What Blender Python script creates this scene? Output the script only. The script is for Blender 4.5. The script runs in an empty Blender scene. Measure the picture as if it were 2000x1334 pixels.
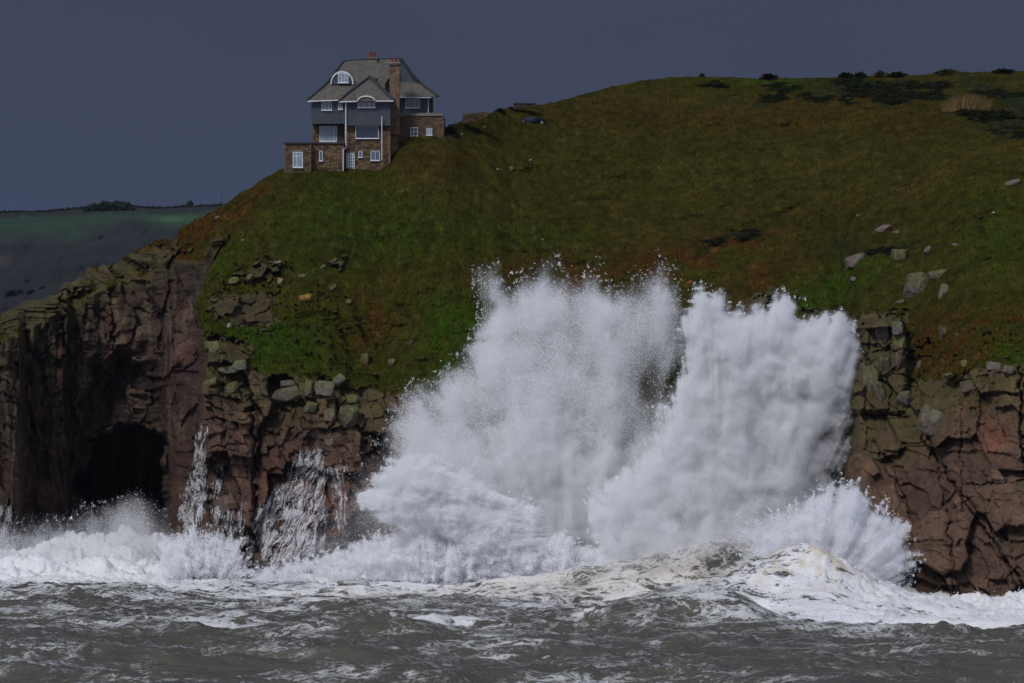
import bpy, bmesh, math, random
import numpy as np
from mathutils import Vector, Matrix

# ------------------------------------------------------------------ camera, sky, sun, exposure
sc = bpy.context.scene
F = 10400.0            # focal length in photograph pixels (photo is 2000 px wide)
CH = 27.0              # camera height above the sea
cam_d = bpy.data.cameras.new('camera')
cam_d.sensor_width = 36.0
cam_d.lens = 36.0 * F / 2000.0
cam_d.clip_start = 1.0
cam_d.clip_end = 30000.0
cam = bpy.data.objects.new('camera', cam_d)
sc.collection.objects.link(cam)
cam.location = (0, 0, CH)
cam.rotation_euler = (math.radians(90), 0, 0)
sc.camera = cam

SUN_EL, SUN_AZ = math.radians(44), math.radians(212)      # behind and left of the camera
w = bpy.data.worlds.new('World'); sc.world = w; w.use_nodes = True
nt = w.node_tree; nt.nodes.clear()
out = nt.nodes.new('ShaderNodeOutputWorld')
bg = nt.nodes.new('ShaderNodeBackground'); bg.inputs['Strength'].default_value = 1.0
sky = nt.nodes.new('ShaderNodeTexSky'); sky.sky_type = 'NISHITA'; sky.sun_disc = False
sky.sun_elevation = SUN_EL; sky.sun_rotation = SUN_AZ
sky.air_density = 2.0; sky.dust_density = 3.0
tc = nt.nodes.new('ShaderNodeTexCoord')
sep = nt.nodes.new('ShaderNodeSeparateXYZ'); nt.links.new(tc.outputs['Generated'], sep.inputs[0])
# storm bank in front of the camera (+Y), brighter broken cloud behind it
rmp = nt.nodes.new('ShaderNodeValToRGB')
mr = nt.nodes.new('ShaderNodeMapRange'); mr.inputs['From Min'].default_value = 1.0; mr.inputs['From Max'].default_value = -1.0
nt.links.new(sep.outputs['Y'], mr.inputs['Value']); nt.links.new(mr.outputs[0], rmp.inputs[0])
e = rmp.color_ramp.elements
e[0].position = 0.0; e[0].color = (0.036, 0.050, 0.098, 1)
e[1].position = 1.0; e[1].color = (0.46, 0.53, 0.72, 1)
q = e.new(0.25); q.color = (0.056, 0.072, 0.130, 1)
q = e.new(0.60); q.color = (0.28, 0.33, 0.47, 1)
nz = nt.nodes.new('ShaderNodeTexNoise'); nz.inputs['Scale'].default_value = 2.2; nz.inputs['Detail'].default_value = 5
mp = nt.nodes.new('ShaderNodeMapping'); mp.inputs['Scale'].default_value = (1, 1, 3.5)
nt.links.new(tc.outputs['Generated'], mp.inputs[0]); nt.links.new(mp.outputs[0], nz.inputs['Vector'])
nm = nt.nodes.new('ShaderNodeMapRange'); nm.inputs['To Min'].default_value = 0.82; nm.inputs['To Max'].default_value = 1.18
nt.links.new(nz.outputs['Fac'], nm.inputs['Value'])
vm = nt.nodes.new('ShaderNodeVectorMath'); vm.operation = 'SCALE'
nt.links.new(rmp.outputs[0], vm.inputs[0]); 
n2_ = nt.nodes.new('ShaderNodeTexNoise'); n2_.inputs['Scale'].default_value = 9.0; n2_.inputs['Detail'].default_value = 4
mp2 = nt.nodes.new('ShaderNodeMapping'); mp2.inputs['Scale'].default_value = (1, 1, 2.6); mp2.inputs['Rotation'].default_value = (0, 0.3, 0)
nt.links.new(tc.outputs['Generated'], mp2.inputs[0]); nt.links.new(mp2.outputs[0], n2_.inputs['Vector'])
nm2 = nt.nodes.new('ShaderNodeMapRange'); nm2.inputs['To Min'].default_value = 0.80; nm2.inputs['To Max'].default_value = 1.20
nt.links.new(n2_.outputs['Fac'], nm2.inputs['Value'])
zg = nt.nodes.new('ShaderNodeMapRange'); zg.inputs['From Min'].default_value = 0.0; zg.inputs['From Max'].default_value = 0.066; zg.inputs['To Min'].default_value = 1.17; zg.inputs['To Max'].default_value = 0.86
nt.links.new(sep.outputs['Z'], zg.inputs['Value'])
zm = nt.nodes.new('ShaderNodeMath'); zm.operation = 'MULTIPLY'; nt.links.new(zg.outputs[0], zm.inputs[0]); nt.links.new(nm2.outputs[0], zm.inputs[1])
zn = nt.nodes.new('ShaderNodeMath'); zn.operation = 'MULTIPLY'; nt.links.new(zm.outputs[0], zn.inputs[0]); nt.links.new(nm.outputs[0], zn.inputs[1])
nt.links.new(zn.outputs[0], vm.inputs['Scale'])
vs = nt.nodes.new('ShaderNodeVectorMath'); vs.operation = 'SCALE'; vs.inputs['Scale'].default_value = 0.004
nt.links.new(sky.outputs[0], vs.inputs[0])
va = nt.nodes.new('ShaderNodeVectorMath'); va.operation = 'ADD'
nt.links.new(vm.outputs[0], va.inputs[0]); nt.links.new(vs.outputs[0], va.inputs[1])
nt.links.new(va.outputs[0], bg.inputs['Color']); nt.links.new(bg.outputs[0], out.inputs['Surface'])

sl = bpy.data.lights.new('sun', 'SUN'); sl.energy = 2.15; sl.angle = math.radians(14); sl.color = (1.0, 0.975, 0.965)
so = bpy.data.objects.new('sun', sl); sc.collection.objects.link(so)
sd = Vector((math.cos(SUN_EL) * math.sin(SUN_AZ), math.cos(SUN_EL) * math.cos(SUN_AZ), math.sin(SUN_EL)))
so.rotation_euler = sd.to_track_quat('Z', 'Y').to_euler()

sc.view_settings.view_transform = 'Standard'; sc.view_settings.look = 'None'
sc.view_settings.exposure = 0.0; sc.view_settings.gamma = 1.0
sc.cycles.max_bounces = 8; sc.cycles.diffuse_bounces = 6; sc.cycles.transmission_bounces = 5
sc.cycles.volume_bounces = 3; sc.cycles.volume_step_rate = 1.5; sc.cycles.volume_preview_step_rate = 1.5; sc.cycles.volume_max_steps = 256

rng = np.random.default_rng(7)
random.seed(7)

# ------------------------------------------------------------------ numpy noise
def h32(ix, iy, iz, seed):
    with np.errstate(over='ignore'):
        h = (ix.astype(np.uint32) * np.uint32(374761393)) ^ (iy.astype(np.uint32) * np.uint32(668265263)) \
            ^ (iz.astype(np.uint32) * np.uint32(2147483647 - 5)) ^ np.uint32(seed * 974711 + 17)
        h = (h ^ (h >> np.uint32(13))) * np.uint32(1274126177)
        h = (h ^ (h >> np.uint32(16))) * np.uint32(2246822519)
        h = h ^ (h >> np.uint32(13))
    return h
def hf(ix, iy, seed):
    return h32(ix, iy, np.zeros_like(ix), seed).astype(np.float32) * np.float32(1 / 4294967296.0)
GRAD = np.array([[math.cos(a), math.sin(a)] for a in np.linspace(0, 2 * math.pi, 17)[:16]], np.float32)
def pn2(x, y, seed=0):
    x = np.asarray(x, np.float32); y = np.asarray(y, np.float32)
    fx = np.floor(x); fy = np.floor(y); ix = fx.astype(np.int64); iy = fy.astype(np.int64)
    dx = x - fx; dy = y - fy
    u = dx * dx * dx * (dx * (dx * 6 - 15) + 10); v = dy * dy * dy * (dy * (dy * 6 - 15) + 10)
    def g(ox, oy):
        k = h32(ix + ox, iy + oy, np.zeros_like(ix), seed) >> np.uint32(28)
        G = GRAD[k.astype(np.int64)]
        return G[..., 0] * (dx - ox) + G[..., 1] * (dy - oy)
    a = g(0, 0); b = g(1, 0); c = g(0, 1); d = g(1, 1)
    return (a + u * (b - a)) * (1 - v) + (c + u * (d - c)) * v
def fbm(x, y, octv=4, seed=0, gain=0.5, ridge=0):
    s = 0; a = 1.0; t = 0
    for i in range(octv):
        n = pn2(x * 2 ** i + 17.3 * i, y * 2 ** i - 9.1 * i, seed + i) * 1.5
        if ridge == 1: n = 1 - 2 * np.abs(n)
        if ridge == 2: n = 2 * np.abs(n) - 0.6
        s = s + a * n; t += a; a *= gain
    return s / t
def vor(x, y, seed):
    """cell noise: F1, F2-F1, two random numbers of the nearest cell and the offset from its centre"""
    fx = np.floor(x).astype(np.int64); fy = np.floor(y).astype(np.int64)
    f1 = np.full(x.shape, 9.0, np.float32); f2 = f1.copy(); r1 = np.zeros_like(f1); r2 = r1.copy(); ox = r1.copy(); oy = r1.copy()
    for i in (-1, 0, 1):
        for j in (-1, 0, 1):
            cx = fx + i; cy = fy + j
            a = hf(cx, cy, seed); b = hf(cx, cy, seed + 1)
            dx = (cx + 0.15 + 0.7 * a - x).astype(np.float32); dy = (cy + 0.15 + 0.7 * b - y).astype(np.float32)
            d = np.maximum(np.abs(dx), np.abs(dy)) * 0.85 + 0.15 * (np.abs(dx) + np.abs(dy))
            m = d < f1
            f2 = np.where(m, f1, np.minimum(f2, d))
            f1 = np.where(m, d, f1)
            r1 = np.where(m, a, r1); r2 = np.where(m, b, r2); ox = np.where(m, -dx, ox); oy = np.where(m, -dy, oy)
    # decorrelate random numbers
    return f1, f2 - f1, (r1 * 7.31) % 1.0, (r2 * 5.77 + r1 * 3.1) % 1.0, ox, oy
def sst(a, b, x):
    t = np.clip((x - a) / (b - a), 0, 1); return t * t * (3 - 2 * t)
def ip(x, pts):
    p = np.array(pts, float); return np.interp(x, p[:, 0], p[:, 1])
def sdpoly(px, py, poly):
    """signed distance to a polygon, positive inside"""
    px = np.asarray(px, np.float32); py = np.asarray(py, np.float32)
    d = np.full(px.shape, 1e9, np.float32); ins = np.zeros(px.shape, bool)
    n = len(poly)
    for i in range(n):
        x0, y0 = poly[i]; x1, y1 = poly[(i + 1) % n]
        ex, ey = x1 - x0, y1 - y0; L = ex * ex + ey * ey + 1e-9
        t = np.clip(((px - x0) * ex + (py - y0) * ey) / L, 0, 1)
        d = np.minimum(d, (px - x0 - t * ex) ** 2 + (py - y0 - t * ey) ** 2)
        if y0 != y1:
            c = ((y0 > py) != (y1 > py)) & (px < (x1 - x0) * (py - y0) / (y1 - y0) + x0)
            ins ^= c
    d = np.sqrt(d)
    return np.where(ins, d, -d)
def blob(px, py, x, y, rx, ry, ang=0):
    c, s = math.cos(math.radians(ang)), math.sin(math.radians(ang))
    a = ((px - x) * c + (py - y) * s) / rx; b = (-(px - x) * s + (py - y) * c) / ry
    return np.exp(-(a * a + b * b))
def PT(px, py, Y):
    return (px - 1000.0) / F * Y, Y, CH + (667.0 - py) / F * Y

# ------------------------------------------------------------------ object helpers
def link(o, parent=None):
    sc.collection.objects.link(o)
    if parent is not None:
        o.parent = parent
    return o
def tag(o, label=None, cat=None, group=None, kind=None):
    if label: o['label'] = label
    if cat: o['category'] = cat
    if group: o['group'] = group
    if kind: o['kind'] = kind
    return o
def mesh_np(name, V, Fc, mat, col=None, smooth=True, attrs=None, parent=None, origin=None):
    V = np.asarray(V, np.float32); Fc = np.asarray(Fc, np.int32)
    if origin is not None: V = V - np.array(origin, np.float32)
    me = bpy.data.meshes.new(name)
    me.vertices.add(len(V)); me.vertices.foreach_set('co', V.ravel())
    k = Fc.shape[1]
    me.loops.add(Fc.size); me.loops.foreach_set('vertex_index', Fc.ravel())
    me.polygons.add(len(Fc)); me.polygons.foreach_set('loop_start', np.arange(0, Fc.size, k, dtype=np.int32))
    me.polygons.foreach_set('loop_total', np.full(len(Fc), k, np.int32))
    me.update(calc_edges=True)
    if smooth: me.polygons.foreach_set('use_smooth', np.ones(len(Fc), bool))
    if col is not None:
        a = me.color_attributes.new('col', 'FLOAT_COLOR', 'POINT')
        c = np.ones((len(V), 4), np.float32); c[:, :3] = col
        a.data.foreach_set('color', c.ravel())
    for k2, v in (attrs or {}).items():
        a = me.attributes.new(k2, 'FLOAT', 'POINT'); a.data.foreach_set('value', np.asarray(v, np.float32).ravel())
    me.materials.append(mat)
    o = bpy.data.objects.new(name, me)
    if origin is not None and parent is None: o.location = origin
    return link(o, parent)
def gridfaces(nr, nc):
    i = np.arange((nr - 1) * (nc - 1)); r = i // (nc - 1); c = i % (nc - 1); a = r * nc + c
    return np.stack([a, a + 1, a + nc + 1, a + nc], 1)

# ------------------------------------------------------------------ materials
def newmat(name):
    m = bpy.data.materials.new(name); m.use_nodes = True
    nt = m.node_tree; b = nt.nodes['Principled BSDF']
    return m, nt, b
def ND(nt, t, **kw):
    n = nt.nodes.new(t)
    for k, v in kw.items():
        if k in n.inputs: n.inputs[k].default_value = v
        else: setattr(n, k, v)
    return n
def earth_mat(name, s1, s2, lo, hi, rough=0.9, bump=0.3, bs=3.0, spec=0.25, stretch=(1, 1, 1), dist=0.12):
    """vertex colour of the ground cover or rock x fine procedural mottling, with bump"""
    m, nt, b = newmat(name)
    at = ND(nt, 'ShaderNodeAttribute', attribute_name='col')
    tc = ND(nt, 'ShaderNodeTexCoord'); mp = ND(nt, 'ShaderNodeMapping'); mp.inputs['Scale'].default_value = stretch
    nt.links.new(tc.outputs['Object'], mp.inputs[0])
    n1 = ND(nt, 'ShaderNodeTexNoise', Scale=s1, Detail=6.0, Roughness=0.65)
    n2 = ND(nt, 'ShaderNodeTexNoise', Scale=s2, Detail=4.0, Roughness=0.6)
    for n in (n1, n2): nt.links.new(mp.outputs[0], n.inputs['Vector'])
    r1 = ND(nt, 'ShaderNodeMapRange'); r1.inputs['From Min'].default_value = 0.3; r1.inputs['From Max'].default_value = 0.7
    r1.inputs['To Min'].default_value = lo; r1.inputs['To Max'].default_value = hi
    nt.links.new(n1.outputs['Fac'], r1.inputs['Value'])
    r2 = ND(nt, 'ShaderNodeMapRange'); r2.inputs['From Min'].default_value = 0.3; r2.inputs['From Max'].default_value = 0.7
    r2.inputs['To Min'].default_value = (lo + 1) / 2; r2.inputs['To Max'].default_value = (hi + 1) / 2
    nt.links.new(n2.outputs['Fac'], r2.inputs['Value'])
    mm = ND(nt, 'ShaderNodeMath', operation='MULTIPLY'); nt.links.new(r1.outputs[0], mm.inputs[0]); nt.links.new(r2.outputs[0], mm.inputs[1])
    v = ND(nt, 'ShaderNodeVectorMath', operation='SCALE')
    nt.links.new(at.outputs['Color'], v.inputs[0]); nt.links.new(mm.outputs[0], v.inputs['Scale'])
    nt.links.new(v.outputs[0], b.inputs['Base Color'])
    b.inputs['Roughness'].default_value = rough; b.inputs['Specular IOR Level'].default_value = spec
    n3 = ND(nt, 'ShaderNodeTexNoise', Scale=bs, Detail=8.0, Roughness=0.7); nt.links.new(mp.outputs[0], n3.inputs['Vector'])
    bp = ND(nt, 'ShaderNodeBump', Strength=bump, Distance=dist); nt.links.new(n3.outputs['Fac'], bp.inputs['Height'])
    nt.links.new(bp.outputs[0], b.inputs['Normal'])
    return m
def flat_mat(name, c, rough=0.6, spec=0.4, nscale=0, namp=0.0, metal=0.0, bump=0):
    m, nt, b = newmat(name)
    b.inputs['Base Color'].default_value = (*c, 1); b.inputs['Roughness'].default_value = rough
    b.inputs['Specular IOR Level'].default_value = spec; b.inputs['Metallic'].default_value = metal
    if nscale:
        tc = ND(nt, 'ShaderNodeTexCoord'); n = ND(nt, 'ShaderNodeTexNoise', Scale=nscale, Detail=6.0, Roughness=0.7)
        nt.links.new(tc.outputs['Object'], n.inputs['Vector'])
        r = ND(nt, 'ShaderNodeMapRange'); r.inputs['From Min'].default_value = 0.3; r.inputs['From Max'].default_value = 0.7
        r.inputs['To Min'].default_value = 1 - namp; r.inputs['To Max'].default_value = 1 + namp
        nt.links.new(n.outputs['Fac'], r.inputs['Value'])
        v = ND(nt, 'ShaderNodeVectorMath', operation='SCALE'); v.inputs[0].default_value = c
        nt.links.new(r.outputs[0], v.inputs['Scale']); nt.links.new(v.outputs[0], b.inputs['Base Color'])
        if bump:
            bp = ND(nt, 'ShaderNodeBump', Strength=bump, Distance=0.1); nt.links.new(n.outputs['Fac'], bp.inputs['Height'])
            nt.links.new(bp.outputs[0], b.inputs['Normal'])
    return m
M_grass = earth_mat('hill grass', 0.7, 3.0, 0.7, 1.3, 0.95, 0.5, 2.5, 0.0)
M_rock = earth_mat('cliff granite', 0.55, 3.0, 0.55, 1.45, 0.7, 0.9, 1.6, 0.3, (1, 1, 0.7), 0.35)
M_far = earth_mat('far land', 0.02, 0.1, 0.75, 1.25, 0.95, 0.2, 0.1, 0.1)
M_leaf = earth_mat('leaves and blades', 3.0, 9.0, 0.75, 1.25, 0.9, 0.0, 3.0, 0.0)

def spray_mat(name, c, tr=0.5):
    m, nt, b = newmat(name); nt.nodes.remove(b)
    o = nt.nodes['Material Output']
    d = ND(nt, 'ShaderNodeBsdfDiffuse'); d.inputs['Color'].default_value = (*c, 1)
    t = ND(nt, 'ShaderNodeBsdfTranslucent'); t.inputs['Color'].default_value = (*c, 1)
    x = ND(nt, 'ShaderNodeMixShader'); x.inputs[0].default_value = tr
    nt.links.new(d.outputs[0], x.inputs[1]); nt.links.new(t.outputs[0], x.inputs[2]); nt.links.new(x.outputs[0], o.inputs['Surface'])
    return m
M_spray = spray_mat('sea spray', (0.962, 0.968, 0.985))
M_foamy = spray_mat('churned foam', (0.86, 0.85, 0.83), 0.35)

# ------------------------------------------------------------------ the headland: hill and cliffs
SKY = [(-260, 760), (-120, 690), (0, 616), (48, 592), (100, 577), (112, 571), (130, 551), (165, 538), (172, 524), (232, 517), (247, 499), (292, 476),
       (343, 463), (352, 446), (400, 421), (440, 397), (480, 371), (520, 346), (548, 330), (620, 324), (700, 320), (740, 317), (762, 297), (777, 279),
       (801, 267), (867, 256), (882, 245), (905, 236), (980, 214), (1003, 209), (1060, 204), (1100, 195), (1150, 181), (1200, 168), (1250, 158), (1300, 152),
       (1370, 149), (1480, 153), (1530, 153), (1630, 151), (1700, 148), (1800, 146), (1830, 142), (1900, 141), (2000, 139), (2260, 136)]
TOPR = [(300, 700), (395, 690), (440, 705), (490, 728), (640, 742), (760, 772), (900, 765), (1300, 755), (1600, 765), (1660, 800), (1770, 800), (1800, 790),
        (1850, 745), (1900, 722), (2000, 712), (2260, 700)]
YB = [(300, 606), (395, 606), (490, 607), (505, 610), (520, 606), (760, 604), (850, 597), (1200, 592), (1500, 584), (1630, 578), (1690, 558), (1900, 552), (2260, 546)]
YT = [(300, 610), (440, 611), (760, 610), (1200, 604), (1640, 592), (1680, 574), (1770, 571), (1900, 560), (2260, 556)]
YS = [(-260, 668), (440, 652), (550, 654.0), (620, 654.6), (700, 656.6), (762, 658.5), (867, 662), (900, 668), (1000, 688), (1300, 712), (1700, 706), (2260, 700)]
TOPL = [(-260, 800), (-60, 700), (0, 668), (60, 640), (120, 607), (190, 572), (300, 527), (400, 494), (440, 470), (520, 420)]
YBL = [(-260, 630), (36, 634), (50, 647), (128, 650), (140, 655), (308, 652), (345, 643), (400, 636)]
XE = [(400, 470), (465, 442), (520, 410), (580, 384), (640, 388), (700, 394), (800, 396), (880, 392), (1000, 376), (1100, 350), (1240, 330)]
def sky_line(px):
    base = ip(px, SKY)
    rocky = 1 - sst(380, 560, px)
    n = fbm(px / 22.0, px * 0 + 3.3, 4, 11) * (7 * rocky + 2.2) + fbm(px / 6.0, px * 0, 3, 15) * (3 * rocky + 1.5)
    return base - n * (1 - 0.8 * ((px > 548) & (px < 880)))
def base_depth(px, py):
    S = ip(px, SKY)
    t = ip(px, TOPR); yb = ip(px, YB); yt = ip(px, YT); ys = ip(px, YS)
    s = np.clip((t - py) / np.maximum(t - S, 1), 0, 1.3)
    c = np.clip((1240 - py) / (1240 - t), 0, 1)
    Rr = np.where(py < t, yt + (ys - yt) * (0.80 * s + 0.20 * s ** 4), yb - 3 + (yt - yb + 3) * c ** 1.3)
    tl = np.maximum(ip(px, TOPL), S + 12); ybl = ip(px, YBL); ysl = ip(px, YS)
    sl = np.clip((tl - py) / np.maximum(tl - S, 1), 0, 1.3); cl = np.clip((1240 - py) / (1240 - tl), 0, 1)
    ytl = np.minimum(ybl + 2, ysl - 3)
    Ll = np.where(py < tl, ytl + (ysl - ytl) * sl, ybl + (ytl - ybl) * cl)
    wob = fbm(py / 60.0, py * 0 + 1.7, 4, 31) * 16
    e = px - ip(py, XE) + wob * sst(470, 560, py)
    wgt = sst(-7, 9, e)
    D = Ll * (1 - wgt) + Rr * wgt
    # gully and sea cave in the left wall
    wx = px + fbm(px / 40.0, py / 40.0, 3, 41) * 22; wy = py + fbm(px / 40.0, py / 40.0, 3, 45) * 22
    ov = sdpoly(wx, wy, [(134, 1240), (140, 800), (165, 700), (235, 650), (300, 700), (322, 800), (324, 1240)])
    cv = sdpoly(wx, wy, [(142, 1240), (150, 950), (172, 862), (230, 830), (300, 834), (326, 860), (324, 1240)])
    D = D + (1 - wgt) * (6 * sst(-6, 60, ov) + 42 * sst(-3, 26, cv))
    return D, wgt, cv, ov

NC, NR = 1395, 580
pxs = np.linspace(-230, 2560, NC)
v = np.linspace(0, 1, NR)
PX = np.repeat(pxs[None, :], NR, 0)
SK = sky_line(pxs)
PY = 1240 - (1240 - SK[None, :]) * v[:, None]
D0, WR, CV, OV = base_depth(PX, PY)
stk_ = sst(-3, 8, sdpoly(PX + fbm(PX / 14., PY / 14., 3, 47) * 8, PY + fbm(PX / 14., PY / 14., 3, 48) * 8, [(1676, 652), (1698, 624), (1762, 620), (1776, 700), (1768, 806), (1656, 806), (1664, 720)]))
D0 = D0 - stk_ * .55 * np.clip(D0 - np.interp(pxs, [1600, 1700, 1800], [572, 569, 569])[None, :], 0, 40)
X0, _, Z0 = PT(PX, PY, D0)

# rock or turf: warped boundaries
wx = PX + fbm(PX / 45.0, PY / 45.0, 4, 51) * 34; wy = PY + fbm(PX / 45.0, PY / 45.0, 4, 57) * 34
wx2 = PX + fbm(PX / 16.0, PY / 16.0, 3, 61) * 12; wy2 = PY + fbm(PX / 16.0, PY / 16.0, 3, 67) * 12
topR = ip(wx, TOPR)
rockR = sst(-6, 4, wy2 - ip(wx2, TOPR))
rockL = sst(-8, 4, wy - ip(wx, TOPL) + 4)
ROCK = rockL * (1 - WR) + rockR * WR
patches = [  # outcrops that break the turf
    [(392, 575), (440, 560), (560, 556), (552, 600), (545, 640), (500, 660), (440, 640), (400, 640)],
    [(395, 650), (470, 655), (500, 690), (480, 725), (400, 740)],
    [(450, 540), (510, 505), (552, 520), (545, 550), (470, 552)],
    [(1662, 640), (1700, 622), (1762, 622), (1775, 700), (1768, 800), (1655, 800)],
    [(1640, 800), (1700, 770), (1790, 740), (1880, 735), (1850, 800)],
    [(1580, 640), (1560, 600), (1630, 620), (1660, 640)],
    [(1450, 580), (1520, 560), (1500, 600), (1440, 620)],
    [(640, 510), (690, 495), (660, 530)],
    [(60, 560), (240, 500), (330, 470), (370, 478), (300, 530), (180, 560), (0, 665), (0, 600)]]
for i, p in enumerate(patches):
    d = sdpoly(wx2, wy2, p)
    nn = fbm(PX / 14.0, PY / 12.0, 3, 70 + i)
    ROCK = np.maximum(ROCK, sst(-3, 3, d + nn * 26 - (14 if i == 0 else 4 if i < 3 or i > 3 else -10)))
# scree and loose stones in the rusty ground on the right and the crest on the left
st = sdpoly(wx, wy, [(1780, 640), (1990, 640), (1990, 700), (1880, 730), (1780, 790), (1700, 800)])
ROCK = np.maximum(ROCK, sst(0.26, 0.34, fbm(PX / 9.0, PY / 9.0, 3, 88)) * sst(-10, 10, st))
st2 = sdpoly(wx, wy, [(390, 470), (560, 500), (700, 560), (760, 760), (400, 740)])
ROCK = np.maximum(ROCK, sst(0.40, 0.46, fbm(PX / 11.0, PY / 9.0, 3, 89)) * sst(-20, 20, st2))
ROCK[:, ] = np.clip(ROCK, 0, 1)

# blocky jointed granite: three scales of cells, every cell its own tilted face, cracks between
U = X0 + 0.8 * (D0 - 640) * (1 - WR); W_ = Z0
wu = U + fbm(U / 7, W_ / 7, 2, 101) * 1.5 + 0.12 * W_; wv = W_ + fbm(U / 7, W_ / 7, 2, 107) * 1.5 + 0.10 * U
right = sst(1600, 1680, PX)
leftw = 1 - WR
cs = 1 + 0.5 * right; lw = leftw
f1, e1, ra, rb, ox, oy = vor(wu / (3.1 * cs * (1 - .25 * lw)), wv / (5.2 * cs * (1 - .15 * right) * (1 + .35 * lw)), 201)
g1, e2, rc, rd, ox2, oy2 = vor((wu / 1.35 + wv * 0.12) * (1 - .2 * right), (wv / 1.5 - wu * 0.1) * (1 - .15 * lw) * (1 - .2 * right), 211)
k1, e3, rg, rh, ox3, oy3 = vor(wu / 0.62, wv / 0.42, 221)
big = (ra - 0.5) * 3.0 + ox * (rb - 0.5) * 3.6 - oy * 1.5 * (1 - .8 * lw) + oy * (rc - 0.5) * 1.6
mid = (rc - 0.5) * 1.25 + ox2 * (rd - 0.5) * 1.7 - oy2 * .6 * (1 - .9 * lw) * (1 - .5 * right) + oy2 * (ra - 0.5) * 1.0
sml = (rg - 0.5) * 0.36 + ox3 * (rh - 0.5) * 0.4
crk = sst(-.15, .25, fbm(U / 4, W_ / 4, 3, 225)); crack = np.exp(-(e1 / 0.03) ** 2) * 0.9 * crk + np.exp(-(e2 / 0.05) ** 2) * 0.22 * crk + np.exp(-(e3 / 0.09) ** 2) * 0.05
ribs = fbm(U / 5.0, W_ / 26.0, 4, 231, ridge=1) * 2.0 * (leftw + 0.35 * (1 - right))
rough = fbm(U / 1.6, W_ / 1.9, 4, 241) * (0.4 + .35 * leftw)
smoothw = leftw * sst(760, 1000, PY) * 0.4
dr = -(big * (1 - 0.35 * leftw) + mid * (1 - smoothw) * (1 - .15 * right - .1 * leftw) + sml * (1 - smoothw) * (1 - .5 * leftw)) + crack * (1 - 0.5 * leftw) - ribs - rough
# diagonal master joints of the right-hand cliff
for (xa, ya, xb, yb, wd, dp) in ((1800, 850, 1905, 1010, 3.5, 2.4), (1905, 1010, 2005, 1150, 3.5, 2.4), (1800, 770, 1850, 1000, 3.0, 1.6), (1850, 1000, 1870, 1190, 2.5, 1.4),
                                 (1700, 860, 1780, 1000, 2.5, 1.4), (1660, 808, 1770, 812, 3.0, 1.8), (1900, 945, 2010, 940, 2.5, 1.2), (1878, 780, 1880, 1000, 2.5, 1.4),
                                 (490, 770, 502, 1080, 5, 3.0), (395, 790, 380, 1000, 3.5, 2.2), (1732, 626, 1738, 800, 3.0, 2.2), (1700, 640, 1690, 800, 3.0, 1.8), (1704, 684, 1768, 690, 2.5, 1.6), (1690, 742, 1766, 730, 2.5, 1.6), (1990, 720, 1998, 900, 4, 2.5),
                                 (46, 700, 48, 1000, 3, 1.8), (124, 590, 134, 900, 5, 3.0), (218, 560, 222, 700, 4, 2.0)):
    ex, ey = xb - xa, yb - ya; qx = PX + fbm(PX / 25., PY / 25., 3, 251) * 14; qy = PY + fbm(PX / 25., PY / 25., 3, 252) * 10
    t = np.clip(((qx - xa) * ex + (qy - ya) * ey) / (ex * ex + ey * ey), 0, 1)
    dd = np.hypot(qx - xa - t * ex, qy - ya - t * ey)
    dr = dr + .65 * dp * np.exp(-(dd / (wd * .6)) ** 2)
# turf: hummocks, terracettes
tf = fbm(X0 / 3.2, D0 / 4.5, 5, 261) * 1.0 + fbm(X0 / 0.9, D0 / 1.2, 3, 267, ridge=2) * 0.30 + fbm(X0 / 11.0, D0 / 9.0, 3, 271) * 3.2
terr = fbm(PX / 60.0, PY / 13.0, 4, 281) * 0.6 * sst(480, 640, PY)
tf = -(tf + terr)
edge_fade = sst(0, 16, PY - SK[None, :])                     # keep the skyline where it belongs
house_fade = 1 - 0.85 * sst(-50, 10, sdpoly(PX, PY, [(545, 345), (545, 300), (880, 235), (890, 275), (780, 345)]))
DISP = (dr * ROCK + tf * (1 - ROCK)) * (0.35 + 0.65 * edge_fade) * house_fade
DF = D0 + DISP
X, Y, Z = PT(PX, PY, DF)

# ground colours (albedo)
def C3(*c): return np.array(c, np.float32)
n1 = fbm(X0 / 14.0, D0 / 14.0, 5, 301); n2 = fbm(X0 / 3.0, D0 / 4.0, 5, 307); n3 = fbm(X0 / 1.0, D0 / 1.6, 3, 311)
olive, green, rust, dark, straw = C3(.040, .036, .0065), C3(.026, .062, .004), C3(.060, .027, .006), C3(.018, .024, .011), C3(.10, .082, .028)
def mix(a, b, t): return a * (1 - t[..., None]) + b * t[..., None]
gc = np.ones(PX.shape + (3,), np.float32) * olive
gc = mix(gc, C3(.060, .048, .010), sst(-0.2, 0.4, n1) * 0.6)
B = lambda *a: blob(wx, wy, *a)
gm = B(600, 560, 230, 130, 0) * .4 + B(560, 690, 160, 60, 15) + B(880, 640, 80, 100, 0) * 1.1 + B(760, 480, 180, 90) * .35 + B(430, 530, 50, 40) * .8 + B(1620, 560, 130, 40, -25) * .9 + \
     B(1960, 640, 80, 50) + B(1000, 470, 160, 40) * .5 + B(1960, 700, 60, 20) + B(1950, 470, 90, 120) * .5 + B(1400, 520, 120, 26, -20) * .8 + B(640, 400, 160, 50) * .35 + B(1520, 160, 160, 14) * .7 + B(1300, 330, 420, 60) * .12 + B(470, 610, 40, 60) * .6
gc = mix(gc, green, np.clip(gm * (0.75 + n2 * 1.3), 0, 0.95))
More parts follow.
